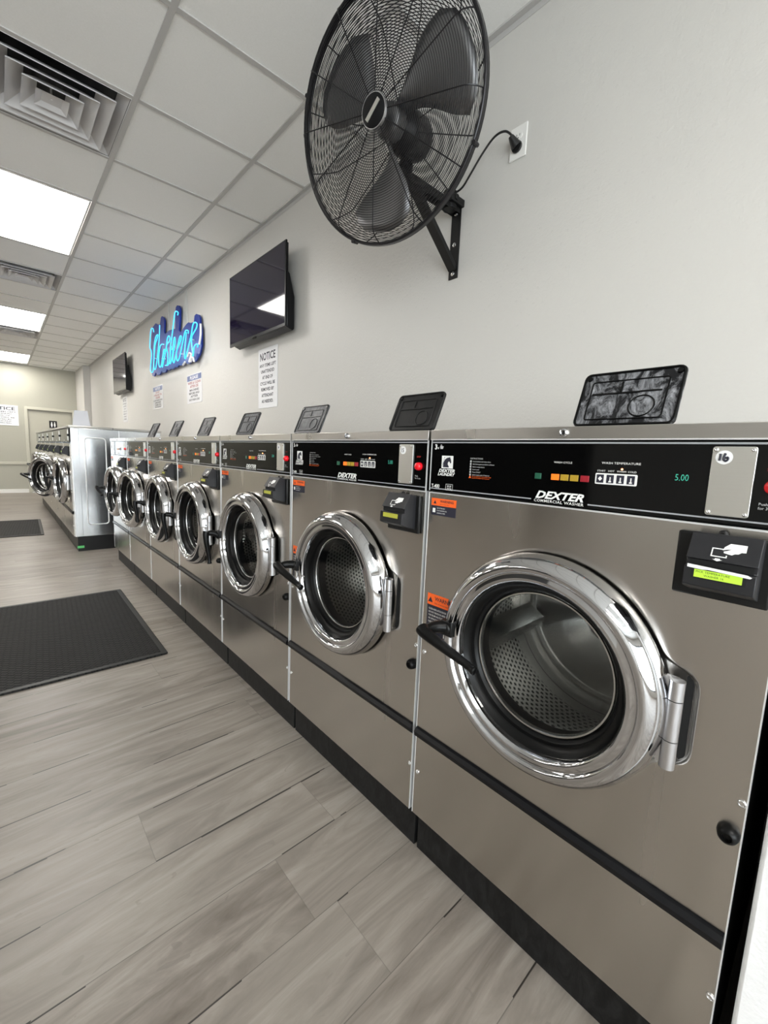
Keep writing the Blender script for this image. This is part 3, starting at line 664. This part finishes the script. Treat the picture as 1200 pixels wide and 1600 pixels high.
for k in range(7):
    t = proto if k == 0 else copy_tree(proto)
    t.location = (0, W * k, 0); t['label'] = LBL[k]
    d = child(t, 'door')
    if k >= 2:
        child(d, 'handle').rotation_euler.x = radians(68 if k < 6 else 8)
        d.rotation_euler.z = radians([0, 0, .6, .6, .6, 6.5, 4.0][k])
    child(t, 'drum').rotation_euler.x = radians([0, 40, 15, 75, 100, 50, 20][k])
    cp = child(t, 'control_console'); np_ = child(cp, 'number_plate')
    if k:
        setmesh(child(child(t, 'card_reader'), 'screen'), ['lcd2'])
        o = child(np_, 'handwritten_number'); 
        if k <= 2:
            g = G().text(['', '15', '14'][k], .0105, pX(-.0052, .5935, 1.1550), bold=.02, aspect=.8); me = bpy.data.meshes.new('handwritten_number'); me.from_pydata(g.v, [], g.f); me.materials.append(M['ink']); o.data = me
        else: bpy.data.objects.remove(o)
        fl = child(child(t, 'soap_dispenser'), 'dispenser_lid'); mt = 'flap2' if k == 1 else 'flap3'
        setmesh(fl, [mt]); setmesh(child(fl, 'lid_ribs'), [mt if k == 1 else 'rubber'])
        fl['label'] = 'clean black open dispenser lid' if k == 1 else 'dusty grey open dispenser lid with black rim'
    else:
        fl = child(child(t, 'soap_dispenser'), 'dispenser_lid'); fl['label'] = 'black open dispenser lid smeared with dried soap'
        setmesh(child(fl, 'lid_ribs'), ['rubber'])
rd = child(proto, 'card_reader')
g = G().text('PICK TEMPERATURE', .0032, pX(-.0622, .5960, .9884), aspect=.98).text('WASHER 16', .0032, pX(-.0626, .6060, .9836), aspect=.98)
g.build('display_text', 'lcdink', rd, smooth=False)
G().prism([(.5850, 1.0000), (.5850, .9950), (.6040, .9940), (.6100, .9950), (.6580, .9925), (.6600, .9945), (.6550, .9970)], lambda a, b: (-.0640, -a, b), lambda a, b: (-.0632, -a, b)).build('paper_slip', 'paper', rd, smooth=False)['label'] = 'torn white slip stuck over the display edge'

# larger washers beyond, standing forward of the row
W2, FX2, Y2, H2 = .81, -.268, 4.74, 1.335
def make_big():
    t = thing('large_washer', (0, 0, 0), 'x', 'washing machine', 'larger stainless washers at the far end')
    # u runs from the far edge (0) to the near edge (W2)
    g = G().U(FX2 + .08, DW - .17, .006, W2 - .004, .16, 1.31).U(FX2 + .012, FX2 + .08, .006, .020, .16, 1.31).U(FX2 + .012, FX2 + .08, W2 - .018, W2 - .004, .16, 1.31)
    g.build('cabinet', 'steel_side', t, bevel=.002)
    sp = G()
    for q, r in ((rrect(-.138, .052, .285, 1.215, .03), .0065),):
        sp.tube([(a, -(W2 - .003), b) for a, b in q], r, 8, closed=True)
    sp.box(FX2 + .012, FX2 + .022, -W2, -(W2 - .004), .16, 1.31).box(.178, .181, -(W2 + .0005), -(W2 - .004), .19, 1.31)
    sp.build('side_panel_rib', 'edge', t, angle=60)
    G().U(FX2 + .03, DW - .19, .01, W2 - .006, 0, .16).build('kick_base', 'blackm', t, bevel=.002)
    G().U(FX2 - .004, DW - .16, .004, W2 - .002, 1.312, H2).build('top_lid', 'lid', t, bevel=.002)
    f = front_panel(.405, .735, .245, 0, .006, W2 - .006, .44, 1.150, .66, .64, .83, hole=.215); f.v = [(x + FX2, y, z) for x, y, z in f.v]
    f.build('front_panel', 'steel', t, angle=60)
    cp = G().U(FX2 - .001, FX2 + .02, .008, W2 - .006, 1.165, 1.305).build('control_console', 'gloss', t, bevel=.0015)
    G().U(FX2 - .004, FX2, W2 - .13, W2 - .075, 1.18, 1.29).build('number_plate', 'plate', cp)
    G().lathe([(.012, 0), (.011, .010), (.0003, .013)], (FX2 - .001, -(W2 - .045), 1.235), (-1, 0, 0), 16).build('button', 'rubber', cp)
    G().text('DEXTER', .013, pX(FX2 - .002, .34, 1.175), shear=.3, bold=.03, aspect=1.2).build('console_print', 'white', cp, smooth=False)
    G().U(FX2, FX2 + .02, .006, W2 - .006, .165, .405).build('lower_panel', 'steel', t, bevel=.0015)
    G().U(FX2 - .008, FX2 + .01, .008, W2 - .008, .405, .435).build('black_trim_strip', 'plastic', t, bevel=.004)
    dr = door_parts(t, .405, .735, 1.06, .66, FX2)
    G().lathe([(.2145, -.02), (.21, -.05), (.001, -.06)], (FX2, -.405, .735), (-1, 0, 0), 48).build('drum', 'drumback', t)
    c = card_reader(t, FX2, .075); c.location.y = -.08
    screws(t, FX2, [(.02, .64), (W2 - .02, .64), (.02, .28), (W2 - .02, .28)])
    return t
# cabinet must not fill the drum: keep the core behind the door shallow
big = make_big()
BL = ['tall stainless washer with embossed bright side panel facing the viewer, nearest of the far group', 'tall far washer with its round chrome door swung wide open, second of the far group', 'tall far washer just past the one with the wide-open door', 'tall far washer under the restroom sign, fourth of the far group', 'tall far washer, next to last before the restroom door', 'tall far washer at the very end, nearest the restroom door']
for k in range(6):
    t = big if k == 0 else copy_tree(big)
    t.location = (0, Y2 + W2 * (k + 1), 0); t['label'] = BL[k]
    d = child(t, 'door'); d.rotation_euler.z = radians([6, 30, 8, 5, 5, 5][k]); child(d, 'handle').rotation_euler.x = radians([68, 5, 0, 0, 0, 0][k])
# green tag on the near kick base
tg = G().box(-.245, -.185, Y2 - .001, Y2 + .006, .035, .060).build('sticker', 'green', big); tg.location = (0, -(Y2 + W2), 0); tg['label'] = 'small green sticker'
tag(G().prism([(-.215, 0), (-.050, 0), (-.072, .17), (-.190, .17)], lambda a, b: (a, 4.93 + b * .1, H2 + b), lambda a, b: (a, 4.936 + b * .1, H2 + b)).build('grey_flap', 'flapg', bevel=.002), 'plain grey upright flap standing on the nearest tall washer', 'panel')
# ------------------------------------------------------------------ wall fan
FC = Vector((.242, .515, 2.315)); FN = Vector((-.955, -.196, -.221)).normalized()
FA = FN.cross(Vector((0, 0, 1))).normalized(); FB = FA.cross(FN)
fan = thing('wall_fan', (DW, .60, 2.15), 'large black wire-cage fan on a wall bracket above the washers', 'fan')
FO = Vector(fan.location)
def fp(r, a, h): return FC + FN * h + r * (cos(a) * FA + sin(a) * FB) - FO
def front_h(r): return .052 - .004 * (r / .33) ** 2 if r < .33 else .048 - .050 * ((r - .33) / .05) ** 2
def rear_h(r): return -.115 + .02 * (r / .30) ** 2 if r < .30 else -.095 + .085 * ((r - .30) / .08) ** 1.6
for nm, hf, r0 in (('front_grille', front_h, .055), ('rear_grille', rear_h, .085)):
    g = G(); n_ = 44 if nm[0] == 'f' else 40
    for i in range(n_):
        r = r0 + (.374 - r0) * i / (n_ - 1)
        g.tube([fp(r, 2 * pi * k / 72, hf(r)) for k in range(72)], .0013, 4, closed=True)
    ns = 12
    for k in range(ns):
        a = 2 * pi * (k + (.3 if nm[0] == 'f' else .75)) / ns
        g.tube([fp(r, a, hf(r) + (.002 if nm[0] == 'f' else -.002)) for r in [r0 - .01 + (.380 - r0 + .01) * q / 22 for q in range(23)]], .0021, 6)
    g.build(nm, 'grill', fan)
g = G()
for h in (.004, -.012): g.tube([fp(.379, 2 * pi * k / 96, h) for k in range(96)], .0052, 8, closed=True)
g.lathe([(.3835, .006), (.3835, -.014)], FC - FO, FN, 96)
for k in range(4):
    a = .5 + k * pi / 2; g.cone(fp(.384, a, -.018), fp(.384, a, .012), .007, .007, 8)
g.build('grille_rim', 'grill', fan)
hb = G().lathe([(.030, .040), (.047, .046), (.050, .054), (.048, .060), (.040, .064), (.001, .0655)], FC - FO, FN, 40).build('hub_badge', 'plastic', fan)
G().lathe([(.0505, .050), (.0525, .055), (.0500, .0610), (.0478, .0612)], FC - FO, FN, 40).build('hub_ring', 'hinge', hb)
g = G(); g.prism([(-.036, -.007), (.036, -.007), (.036, .007), (-.036, .007)], lambda a, b: FC - FO + FN * .0668 + FA * (a * .8 + b * .6) + FB * (b * .8 - a * .6), lambda a, b: FC - FO + FN * .064 + FA * (a * .8 + b * .6) + FB * (b * .8 - a * .6))
g.build('badge_stripe', 'plate', hb, smooth=False)
bl = None
for k in range(3):
    g = G(); vs = []; nr, na = 10, 8
    for i in range(nr):
        r = .055 + (.335 - .055) * i / (nr - 1); wd_ = (.22 + .50 * sin(min(1, i / (nr - 1) * 1.05) * pi * .62))
        for j in range(na):
            s_ = j / (na - 1) - .5; a = 2 * pi * k / 3 + .55 + s_ * wd_ * 1.45 + .25 * (r / .33)
            vs.append(fp(r * (1 - .10 * (2 * s_) ** 4 * (i / (nr - 1))), a, -.042 - s_ * .062 * (1 - .35 * r / .33) + .010 * (1 - 4 * s_ * s_)))
    g.add(vs, [(i * na + j, i * na + j + 1, (i + 1) * na + j + 1, (i + 1) * na + j) for i in range(nr - 1) for j in range(na - 1)])
    o = g.build('blade', 'blade', fan, angle=80); sm = o.modifiers.new('thick', 'SOLIDIFY'); sm.thickness = .0022
G().lathe([(.001, -.008), (.040, -.010), (.052, -.018), (.056, -.030), (.056, -.060), (.050, -.068)], FC - FO, FN, 32).build('blade_hub', 'blade', fan)
mo = G().lathe([(.012, -.066), (.060, -.100), (.072, -.112), (.076, -.130), (.076, -.205), (.070, -.222), (.045, -.232), (.001, -.234)], FC - FO, FN, 40)
mo.build('motor', 'blackm', fan)
# bracket: wall plate, arm, strut, clamp
BY = .600
pv = FC - FN * .19 - FO
br = G().box(-.006, 0, -.026, .026, -.190, .135).build('bracket', 'blackm', fan, bevel=.002)
g = G().box(-.40, -.004, -.022, .022, .105, .111).box(-.40, -.004, -.022, -.018, .080, .108).box(-.40, -.004, .018, .022, .080, .108)
g.build('bracket_arm', 'blackm', br, bevel=.001)
g = G(); P0, P1 = Vector((-.008, 0, -.150)), Vector((-.300, 0, .095)); d_ = (P1 - P0).normalized(); nn = Vector((0, 1, 0)).cross(d_)
vs = []
for p_ in (P0, P1):
    for a, b in ((-.020, -.010), (.020, -.010), (.020, .012), (.016, .012), (.016, -.006), (-.016, -.006), (-.016, .012), (-.020, .012)): vs.append(p_ + Vector((0, a, 0)) + nn * b)
g.add(vs, [tuple(range(8)), tuple(range(8, 16))[::-1]] + [(i, (i + 1) % 8, (i + 1) % 8 + 8, i + 8) for i in range(8)])
g.build('bracket_strut', 'blackm', br, bevel=.0008)
g = G().cone((-.055, -.0, .082), (-.055, 0, .155), .030, .030, 24).cone((-.055, -.045, .12), (-.055, .045, .12), .012, .012, 12); g.box(-.085, -.0, -.040, .040, .100, .130)
g.build('bracket_clamp', 'blackm', br, bevel=.003)
g = G().tube(smoothpath([(-.33, -.0, .11), (-.345, -.01, .15), Vector(pv) + Vector((.03, 0, -.03)), pv], 4), .020, 12).cone((-.33, 0, .085), (-.33, 0, .15), .028, .028, 20)
g.build('yoke', 'blackm', br)
for z in (.085, -.045, -.168):
    G().lathe([(.010, 0), (.0095, .003), (.006, .006), (.0002, .0068)], (-.006, 0, z), (-1, 0, 0), 16).build('bolt', 'bolt', br)
cp_ = smoothpath([(-.03, -.01, .160), (-.035, -.05, .163), (-.05, -.10, .185), (-.055, -.16, .235), (-.055, -.215, .272), (-.050, -.262, .272), (-.035, -.292, .243)], 6)
g = G().tube(cp_, .0042, 8); g.build('power_cord', 'cable', fan)
g = G().cone((-.040, -.280, .252), (-.014, -.292, .222), .0095, .021, 14).cone((-.014, -.292, .222), (-.006, -.292, .222), .0215, .0215, 14); g.build('plug', 'cable', fan, bevel=.002)
# ------------------------------------------------------------------ outlet
ot = thing('wall_outlet', (DW, .3065, 2.39), 'white outlet plate beside the fan, black plug in its lower socket', 'outlet')
ol = G().prism(rrect(-.0365, .0365, -.060, .060, .003), lambda a, b: (-.006, -a, b), lambda a, b: (0, -a, b)).build('cover_plate', 'outlet', ot, bevel=.0025)
for s_ in (.021, -.021):
    so = G().prism([(.016 * cos(k / 20 * 2 * pi) * 1.05, s_ + max(-.0125, min(.0125, .016 * sin(k / 20 * 2 * pi)))) for k in range(20)], lambda a, b: (-.0085, -a, b), lambda a, b: (-.005, -a, b)).build('socket', 'outlet', ot)
    g = G()
    for a in (-.0063, .0063): g.box(-.0089, -.0080, -a - .001, -a + .001, s_ - .001, s_ + .007)
    g.cone((-.0089, 0, s_ - .007), (-.0080, 0, s_ - .007), .0024, .0024, 10); g.build('slot', 'dark', so, smooth=False)
# ------------------------------------------------------------------ televisions
def tv(y0, y1, label, side=.69):
    t = thing('television', (DW, (y0 + y1) / 2, 2.0), label, 'tv', 'wall-mounted televisions')
    hw = (y1 - y0) / 2; X = -.100
    fr = G().box(X, X + .012, -hw, hw, -.005, .545).box(X + .012, X + .026, -hw + .01, hw - .01, .01, .535).build('bezel', 'tv', t, bevel=.003)
    G().box(X - .0008, X + .002, -hw + .010, hw - .010, .018, .536).build('screen', 'screen', t, smooth=False)
    g = G(); sec = [(X + .012, -.004), (X + .060, -.022), (X + .072, -.008), (X + .072, .20), (X + .034, .34), (X + .012, .36)]
    vs = [(a, y, b) for y in (-hw + .002, hw - .06) for a, b in sec]; g.add(vs, [tuple(range(6)), tuple(range(6, 12))] + [(i, (i + 1) % 6, (i + 1) % 6 + 6, i + 6) for i in range(6)])
    g.build('rear_housing', 'tv', t, bevel=.006)
    G().box(X + .055, -.012, -.12, .12, .12, .26).box(-.012, 0, -.20, .20, .08, .40).build('wall_mount', 'blackm', t, bevel=.002)
    G().box(X - .003, X + .001, -.03, .03, -.012, .004).build('sensor_lip', 'gloss', fr, bevel=.001)
    return t
tv(1.965, 2.895, 'big dark television with a white light reflected at its right edge, nearer one')
tv(6.78, 7.70, 'small-looking farther television by the back corner, beyond the blue neon')
# ------------------------------------------------------------------ signs
def sign(name, y0, y1, z0, z1, label, lines, header=None, nox=0, group=None):
    """lines: (text, material index, centre height fraction, letter height fraction)"""
    t = tag(G().prism(rrect(0, y1 - y0, 0, z1 - z0, .008), lambda a, b: (-.004, -a, b), lambda a, b: (-.0005, -a, b)).build(name, 'signw', bevel=.001), label, 'sign', group)
    t.location = (DW, y1, z0); w_, h_ = y1 - y0, z1 - z0
    if header:
        G().box(-.0046, -.0036, -w_ + .012, -.012, h_ * .775, h_ * .955).build('sign_header', 'signb', t, smooth=False)
    g = G()
    for tx, mi, f, lh, wf in lines:
        n_ = len(tx); g2 = G().text(tx, h_ * lh, lambda a, b: (a, b, 0), bold=.02)
        x0 = min(v[0] for v in g2.v); x1 = max(v[0] for v in g2.v); k = w_ * wf / (x1 - x0)
        g.add([(-.0049, -(w_ / 2 + (v[0] - (x0 + x1) / 2) * k), h_ * f + v[1]) for v in g2.v], g2.f, mi)
    g.build('lettering', ['ink', 'inkred', 'paper'], t, smooth=False)
    return t
NL = [('NOTICE', 0, .80, .125, .80), ('ANY ITEMS LEFT', 0, .690, .052, .86), ('UNATTENDED', 0, .590, .052, .70), ('AT END OF', 0, .490, .052, .55), ('CYCLE WILL BE', 0, .390, .052, .78), ('REMOVED BY', 0, .290, .052, .68), ('ATTENDANT', 0, .190, .052, .62), ('AS NEEDED.', 0, .090, .052, .62)]
sign('notice_sign', 2.250, 2.562, 1.487, 1.944, 'tall white NOTICE sign on the wall right under the near television', NL)
sign('notice_sign', 7.24, 7.55, 1.54, 1.95, 'narrow white notice under the farther television', NL)
sign('wall_sign', 3.845, 4.300, 1.633, 1.938, 'white sign headed PLEASE in blue, below the right end of the blue neon', [('PLEASE', 2, .815, .11, .55), ('WIPE & CLEAN', 1, .655, .085, .86), ('AFTER USE', 1, .535, .085, .56), ('MACHINES', 0, .415, .07, .62), ('BEFORE AND', 0, .305, .07, .70), ('AFTER', 0, .200, .07, .50), ('EACH WASH LOAD', 0, .085, .07, .70)], 1)
sign('wall_sign', 5.235, 5.680, 1.645, 1.943, 'smaller-looking blue-headed sign below the left end of the blue neon', [('NOTICE', 2, .815, .10, .48), ('DO NOT', 1, .675, .08, .40), ('OVERLOAD THE', 1, .560, .08, .80), ('WASHERS', 1, .450, .08, .46), ('DO NOT LEAVE CLOTHES', 0, .340, .065, .92), ('IN MACHINES', 0, .245, .065, .62), ('THANK YOU', 0, .150, .065, .64), ('FOR YOUR HELP', 0, .060, .065, .62)], 1)
# far wall sign and restroom plate
t = tag(G().box(-1.02, -.435, -.008, 0, 0, .44).build('notice_sign', 'signw', bevel=.001), 'wide white NOTICE sign on the cream back wall left of the door', 'sign'); t.location = (0, YF - .001, 1.50)
g = G()
for (tx, mi, f, lh, wf) in [('NOTICE', 0, .76, .15, .84)] + [(a, 0, .64 - .092 * i, .052, b) for i, (a, b) in enumerate((('ANY ITEMS LEFT', .88), ('UNATTENDED', .62), ('AT END OF', .52), ('CYCLE WILL BE', .78), ('REMOVED BY', .62), ('ATTENDANT', .60), ('AS NEEDED.', .62)))]:
    g2 = G().text(tx, .44 * lh, lambda a, b: (a, b, 0), bold=.02); x0 = min(v[0] for v in g2.v); x1 = max(v[0] for v in g2.v); k = .585 * wf / (x1 - x0)
    g.add([(-.7275 + (v[0] - (x0 + x1) / 2) * k, -.0085, .44 * f + v[1]) for v in g2.v], g2.f, mi)
g.build('lettering', 'ink', t, smooth=False)
t = tag(G().box(0, .145, -.008, 0, 0, .165).build('restroom_sign', 'blackm', bevel=.004), 'small black restroom plate with two white figures on the cream door', 'sign'); t.location = (.105, YF + .0345, 1.50)
g = G()
for cx in (.045, .100):
    g.cone((cx, -.0085, .125), (cx, -.008, .125), .011, .011, 12)
    g.prism([(cx - .017, .050), (cx + .017, .050), (cx + .012, .110), (cx - .012, .110)], lambda a, b: (a, -.0088, b), lambda a, b: (a, -.008, b)); g.prism([(cx - .009, .02), (cx + .009, .02), (cx + .009, .05), (cx - .009, .05)], lambda a, b: (a, -.0088, b), lambda a, b: (a, -.008, b))
g.build('figure_icon', 'white', t, smooth=False)
# ------------------------------------------------------------------ neon
NEON= [[(5.244, 2.552), (5.279, 2.599), (5.355, 2.607), (5.401, 2.538), (5.439, 2.402), (5.383, 2.35), (5.374, 2.285), (5.422, 2.184), (5.438, 2.113), (5.377, 2.085), (5.32, 2.107), (5.27, 2.235), (5.245, 2.371), (5.188, 2.459), (5.128, 2.49), (5.069, 2.486), (5.112, 2.446), (5.195, 2.398), (5.245, 2.301), (5.284, 2.18), (5.265, 2.114), (5.212, 2.108), (5.161, 2.164), (5.09, 2.279), (5.043, 2.373), (5.008, 2.469), (4.985, 2.584)], [(4.838, 2.34), (4.921, 2.354), (4.997, 2.332), (5.056, 2.24), (5.065, 2.152), (5.019, 2.105), (4.955, 2.124), (4.885, 2.215), (4.844, 2.275), (4.808, 2.277), (4.847, 2.243), (4.909, 2.172), (4.921, 2.093), (4.868, 2.146), (4.763, 2.263), (4.696, 2.375), (4.637, 2.4), (4.595, 2.371), (4.62, 2.337), (4.7, 2.325), (4.737, 2.292), (4.697, 2.221), (4.693, 2.142), (4.731, 2.095), (4.801, 2.098)], [(4.801, 2.098), (4.686, 2.09), (4.614, 2.145), (4.582, 2.267), (4.531, 2.354), (4.456, 2.495), (4.408, 2.583), (4.386, 2.602), (4.345, 2.602), (4.287, 2.575), (4.308, 2.556)], [(4.555, 2.276), (4.614, 2.145), (4.607, 2.092), (4.524, 2.164), (4.459, 2.323), (4.415, 2.343), (4.421, 2.273), (4.49, 2.19), (4.507, 2.117), (4.466, 2.087), (4.376, 2.174), (4.287, 2.282), (4.234, 2.327), (4.196, 2.314), (4.228, 2.272), (4.332, 2.216), (4.376, 2.174), (4.37, 2.111), (4.331, 2.087), (4.258, 2.126), (4.172, 2.233), (4.09, 2.331), (4.042, 2.351), (3.979, 2.334), (3.981, 2.308)], [(4.034, 2.332), (4.078, 2.218), (4.104, 2.104), (4.077, 2.077), (4.008, 2.149), (3.894, 2.273), (3.837, 2.363), (3.777, 2.377), (3.719, 2.352), (3.738, 2.317), (3.824, 2.283), (3.873, 2.258), (3.881, 2.186), (3.85, 2.096), (3.861, 2.064)], [(3.713, 2.131), (3.704, 2.157), (3.761, 2.167), (3.813, 2.147), (3.833, 2.094), (3.843, 2.067)]]
NEONW= [[(3.636, 2.338), (3.636, 2.262), (3.649, 2.211), (3.684, 2.156)], [(4.025, 2.089), (3.969, 2.116), (3.916, 2.096), (3.954, 2.056), (3.983, 2.03)], [(3.938, 2.025), (3.901, 2.06), (3.857, 2.054), (3.842, 2.012)], [(4.111, 2.048), (4.18, 2.024)]]
BACK= [(5.498, 2.662), (5.346, 2.686), (5.27, 2.654), (5.156, 2.636), (5.112, 2.705), (5.067, 2.713), (5.004, 2.683), (4.972, 2.643), (4.995, 2.514), (4.961, 2.488), (4.797, 2.498), (4.664, 2.486), (4.568, 2.475), (4.551, 2.622), (4.531, 2.693), (4.489, 2.707), (4.428, 2.692), (4.39, 2.656), (4.397, 2.547), (4.439, 2.432), (4.386, 2.404), (4.198, 2.448), (4.123, 2.457), (4.051, 2.437), (3.954, 2.424), (3.934, 2.482), (3.882, 2.491), (3.816, 2.469), (3.784, 2.435), (3.779, 2.378), (3.748, 2.328), (3.746, 2.161), (3.807, 2.091), (3.894, 2.046), (3.955, 2.034), (4.016, 2.062), (4.109, 2.039), (4.184, 2.043), (4.258, 2.083), (4.319, 2.044), (4.399, 2.055), (4.47, 2.067), (4.523, 2.048), (4.608, 2.065), (4.675, 2.047), (4.763, 2.064), (4.833, 2.052), (4.924, 2.08), (4.975, 2.049), (5.097, 2.056), (5.145, 2.082), (5.225, 2.049), (5.329, 2.053), (5.392, 2.1), (5.479, 2.055), (5.561, 2.072), (5.598, 2.128), (5.592, 2.438)]

NO = Vector((DW, 4.70, 2.10))
ne = thing('neon_sign', NO, 'glowing cyan cursive Washers neon sign on a blue backing', 'neon sign')
G().prism(BACK, lambda a, b: (-.036, a - NO.y, b - NO.z), lambda a, b: (-.020, a - NO.y, b - NO.z)).build('backing_panel', 'navy', ne)
for P in NEON:
    g = G().tube([(q[0] - NO.x, q[1] - NO.y, q[2] - NO.z) for q in smoothpath([(.684, a, b) for a, b in P], 5)], .0055, 8)
    g.build('neon_tube', 'neon', ne)
g = G()
for P in NEONW: g.tube([(q[0] - NO.x, q[1] - NO.y, q[2] - NO.z) for q in smoothpath([(.69, a, b) for a, b in P], 4)], .010, 8)
g.build('unlit_tube', 'neonw', ne)
g = G()
for y, z in ((3.95, 2.25), (4.25, 2.15), (4.6, 2.25), (4.95, 2.2), (5.3, 2.25)): g.cone((-.022, y - NO.y, z - NO.z), (-.080, y - NO.y, z - NO.z), .008, .006, 8)
for y in (4.0, 5.1): g.box(-.022, 0, y - NO.y - .02, y - NO.y + .02, .05, .15)
g.build('standoff', 'neonw', ne)
G().tube(smoothpath([(-.006, 4.26 - NO.y, HC - .02 - NO.z), (-.006, 4.24 - NO.y, 2.60 - NO.z), (-.020, 4.18 - NO.y, 2.42 - NO.z)], 5), .0045, 6).tube(smoothpath([(-.006, 4.30 - NO.y, HC - .02 - NO.z), (-.006, 4.285 - NO.y, 2.62 - NO.z), (-.020, 4.20 - NO.y, 2.41 - NO.z)], 5), .0030, 6).build('power_cable', 'cablew', ne)
G().tube(smoothpath([(-.006, 4.90 - NO.y, HC - .02 - NO.z), (-.006, 4.89 - NO.y, 2.50 - NO.z), (-.030, 4.95 - NO.y, 2.38 - NO.z)], 5), .0050, 6).build('power_cable', 'cablew', ne)
# ------------------------------------------------------------------ floor mats
def floormat(x0, x1, y0, y1, rot, label):
    o = tag(G().prism(rrect(x0, x1, y0, y1, .012), lambda a, b: (a - x1, b - y0, .009), lambda a, b: (a - x1, b - y0, .0005)).build('floor_mat', 'mat', bevel=.003), label, 'mat', 'black rubber floor mats')
    o.location = (x1, y0, 0); o.rotation_euler.z = rot
    w_, h_ = x1 - x0, y1 - y0
    g = G().box(-w_ + .004, -.004, .004, .030, .0088, .0100).box(-w_ + .004, -.004, h_ - .030, h_ - .004, .0088, .0100).box(-.030, -.004, .03, h_ - .03, .0088, .0100).box(-w_ + .004, -w_ + .030, .03, h_ - .03, .0088, .0100)
    g.build('mat_border', 'blackm', o, bevel=.001)
floormat(-1.12, -.180, 1.705, 3.076, radians(-1.0), 'near black ribbed rubber mat on the plank floor')
floormat(-1.37, -.448, 5.955, 7.36, radians(-1.8), 'farther black rubber mat, by the tall washers')
# outside ground seen through the front window
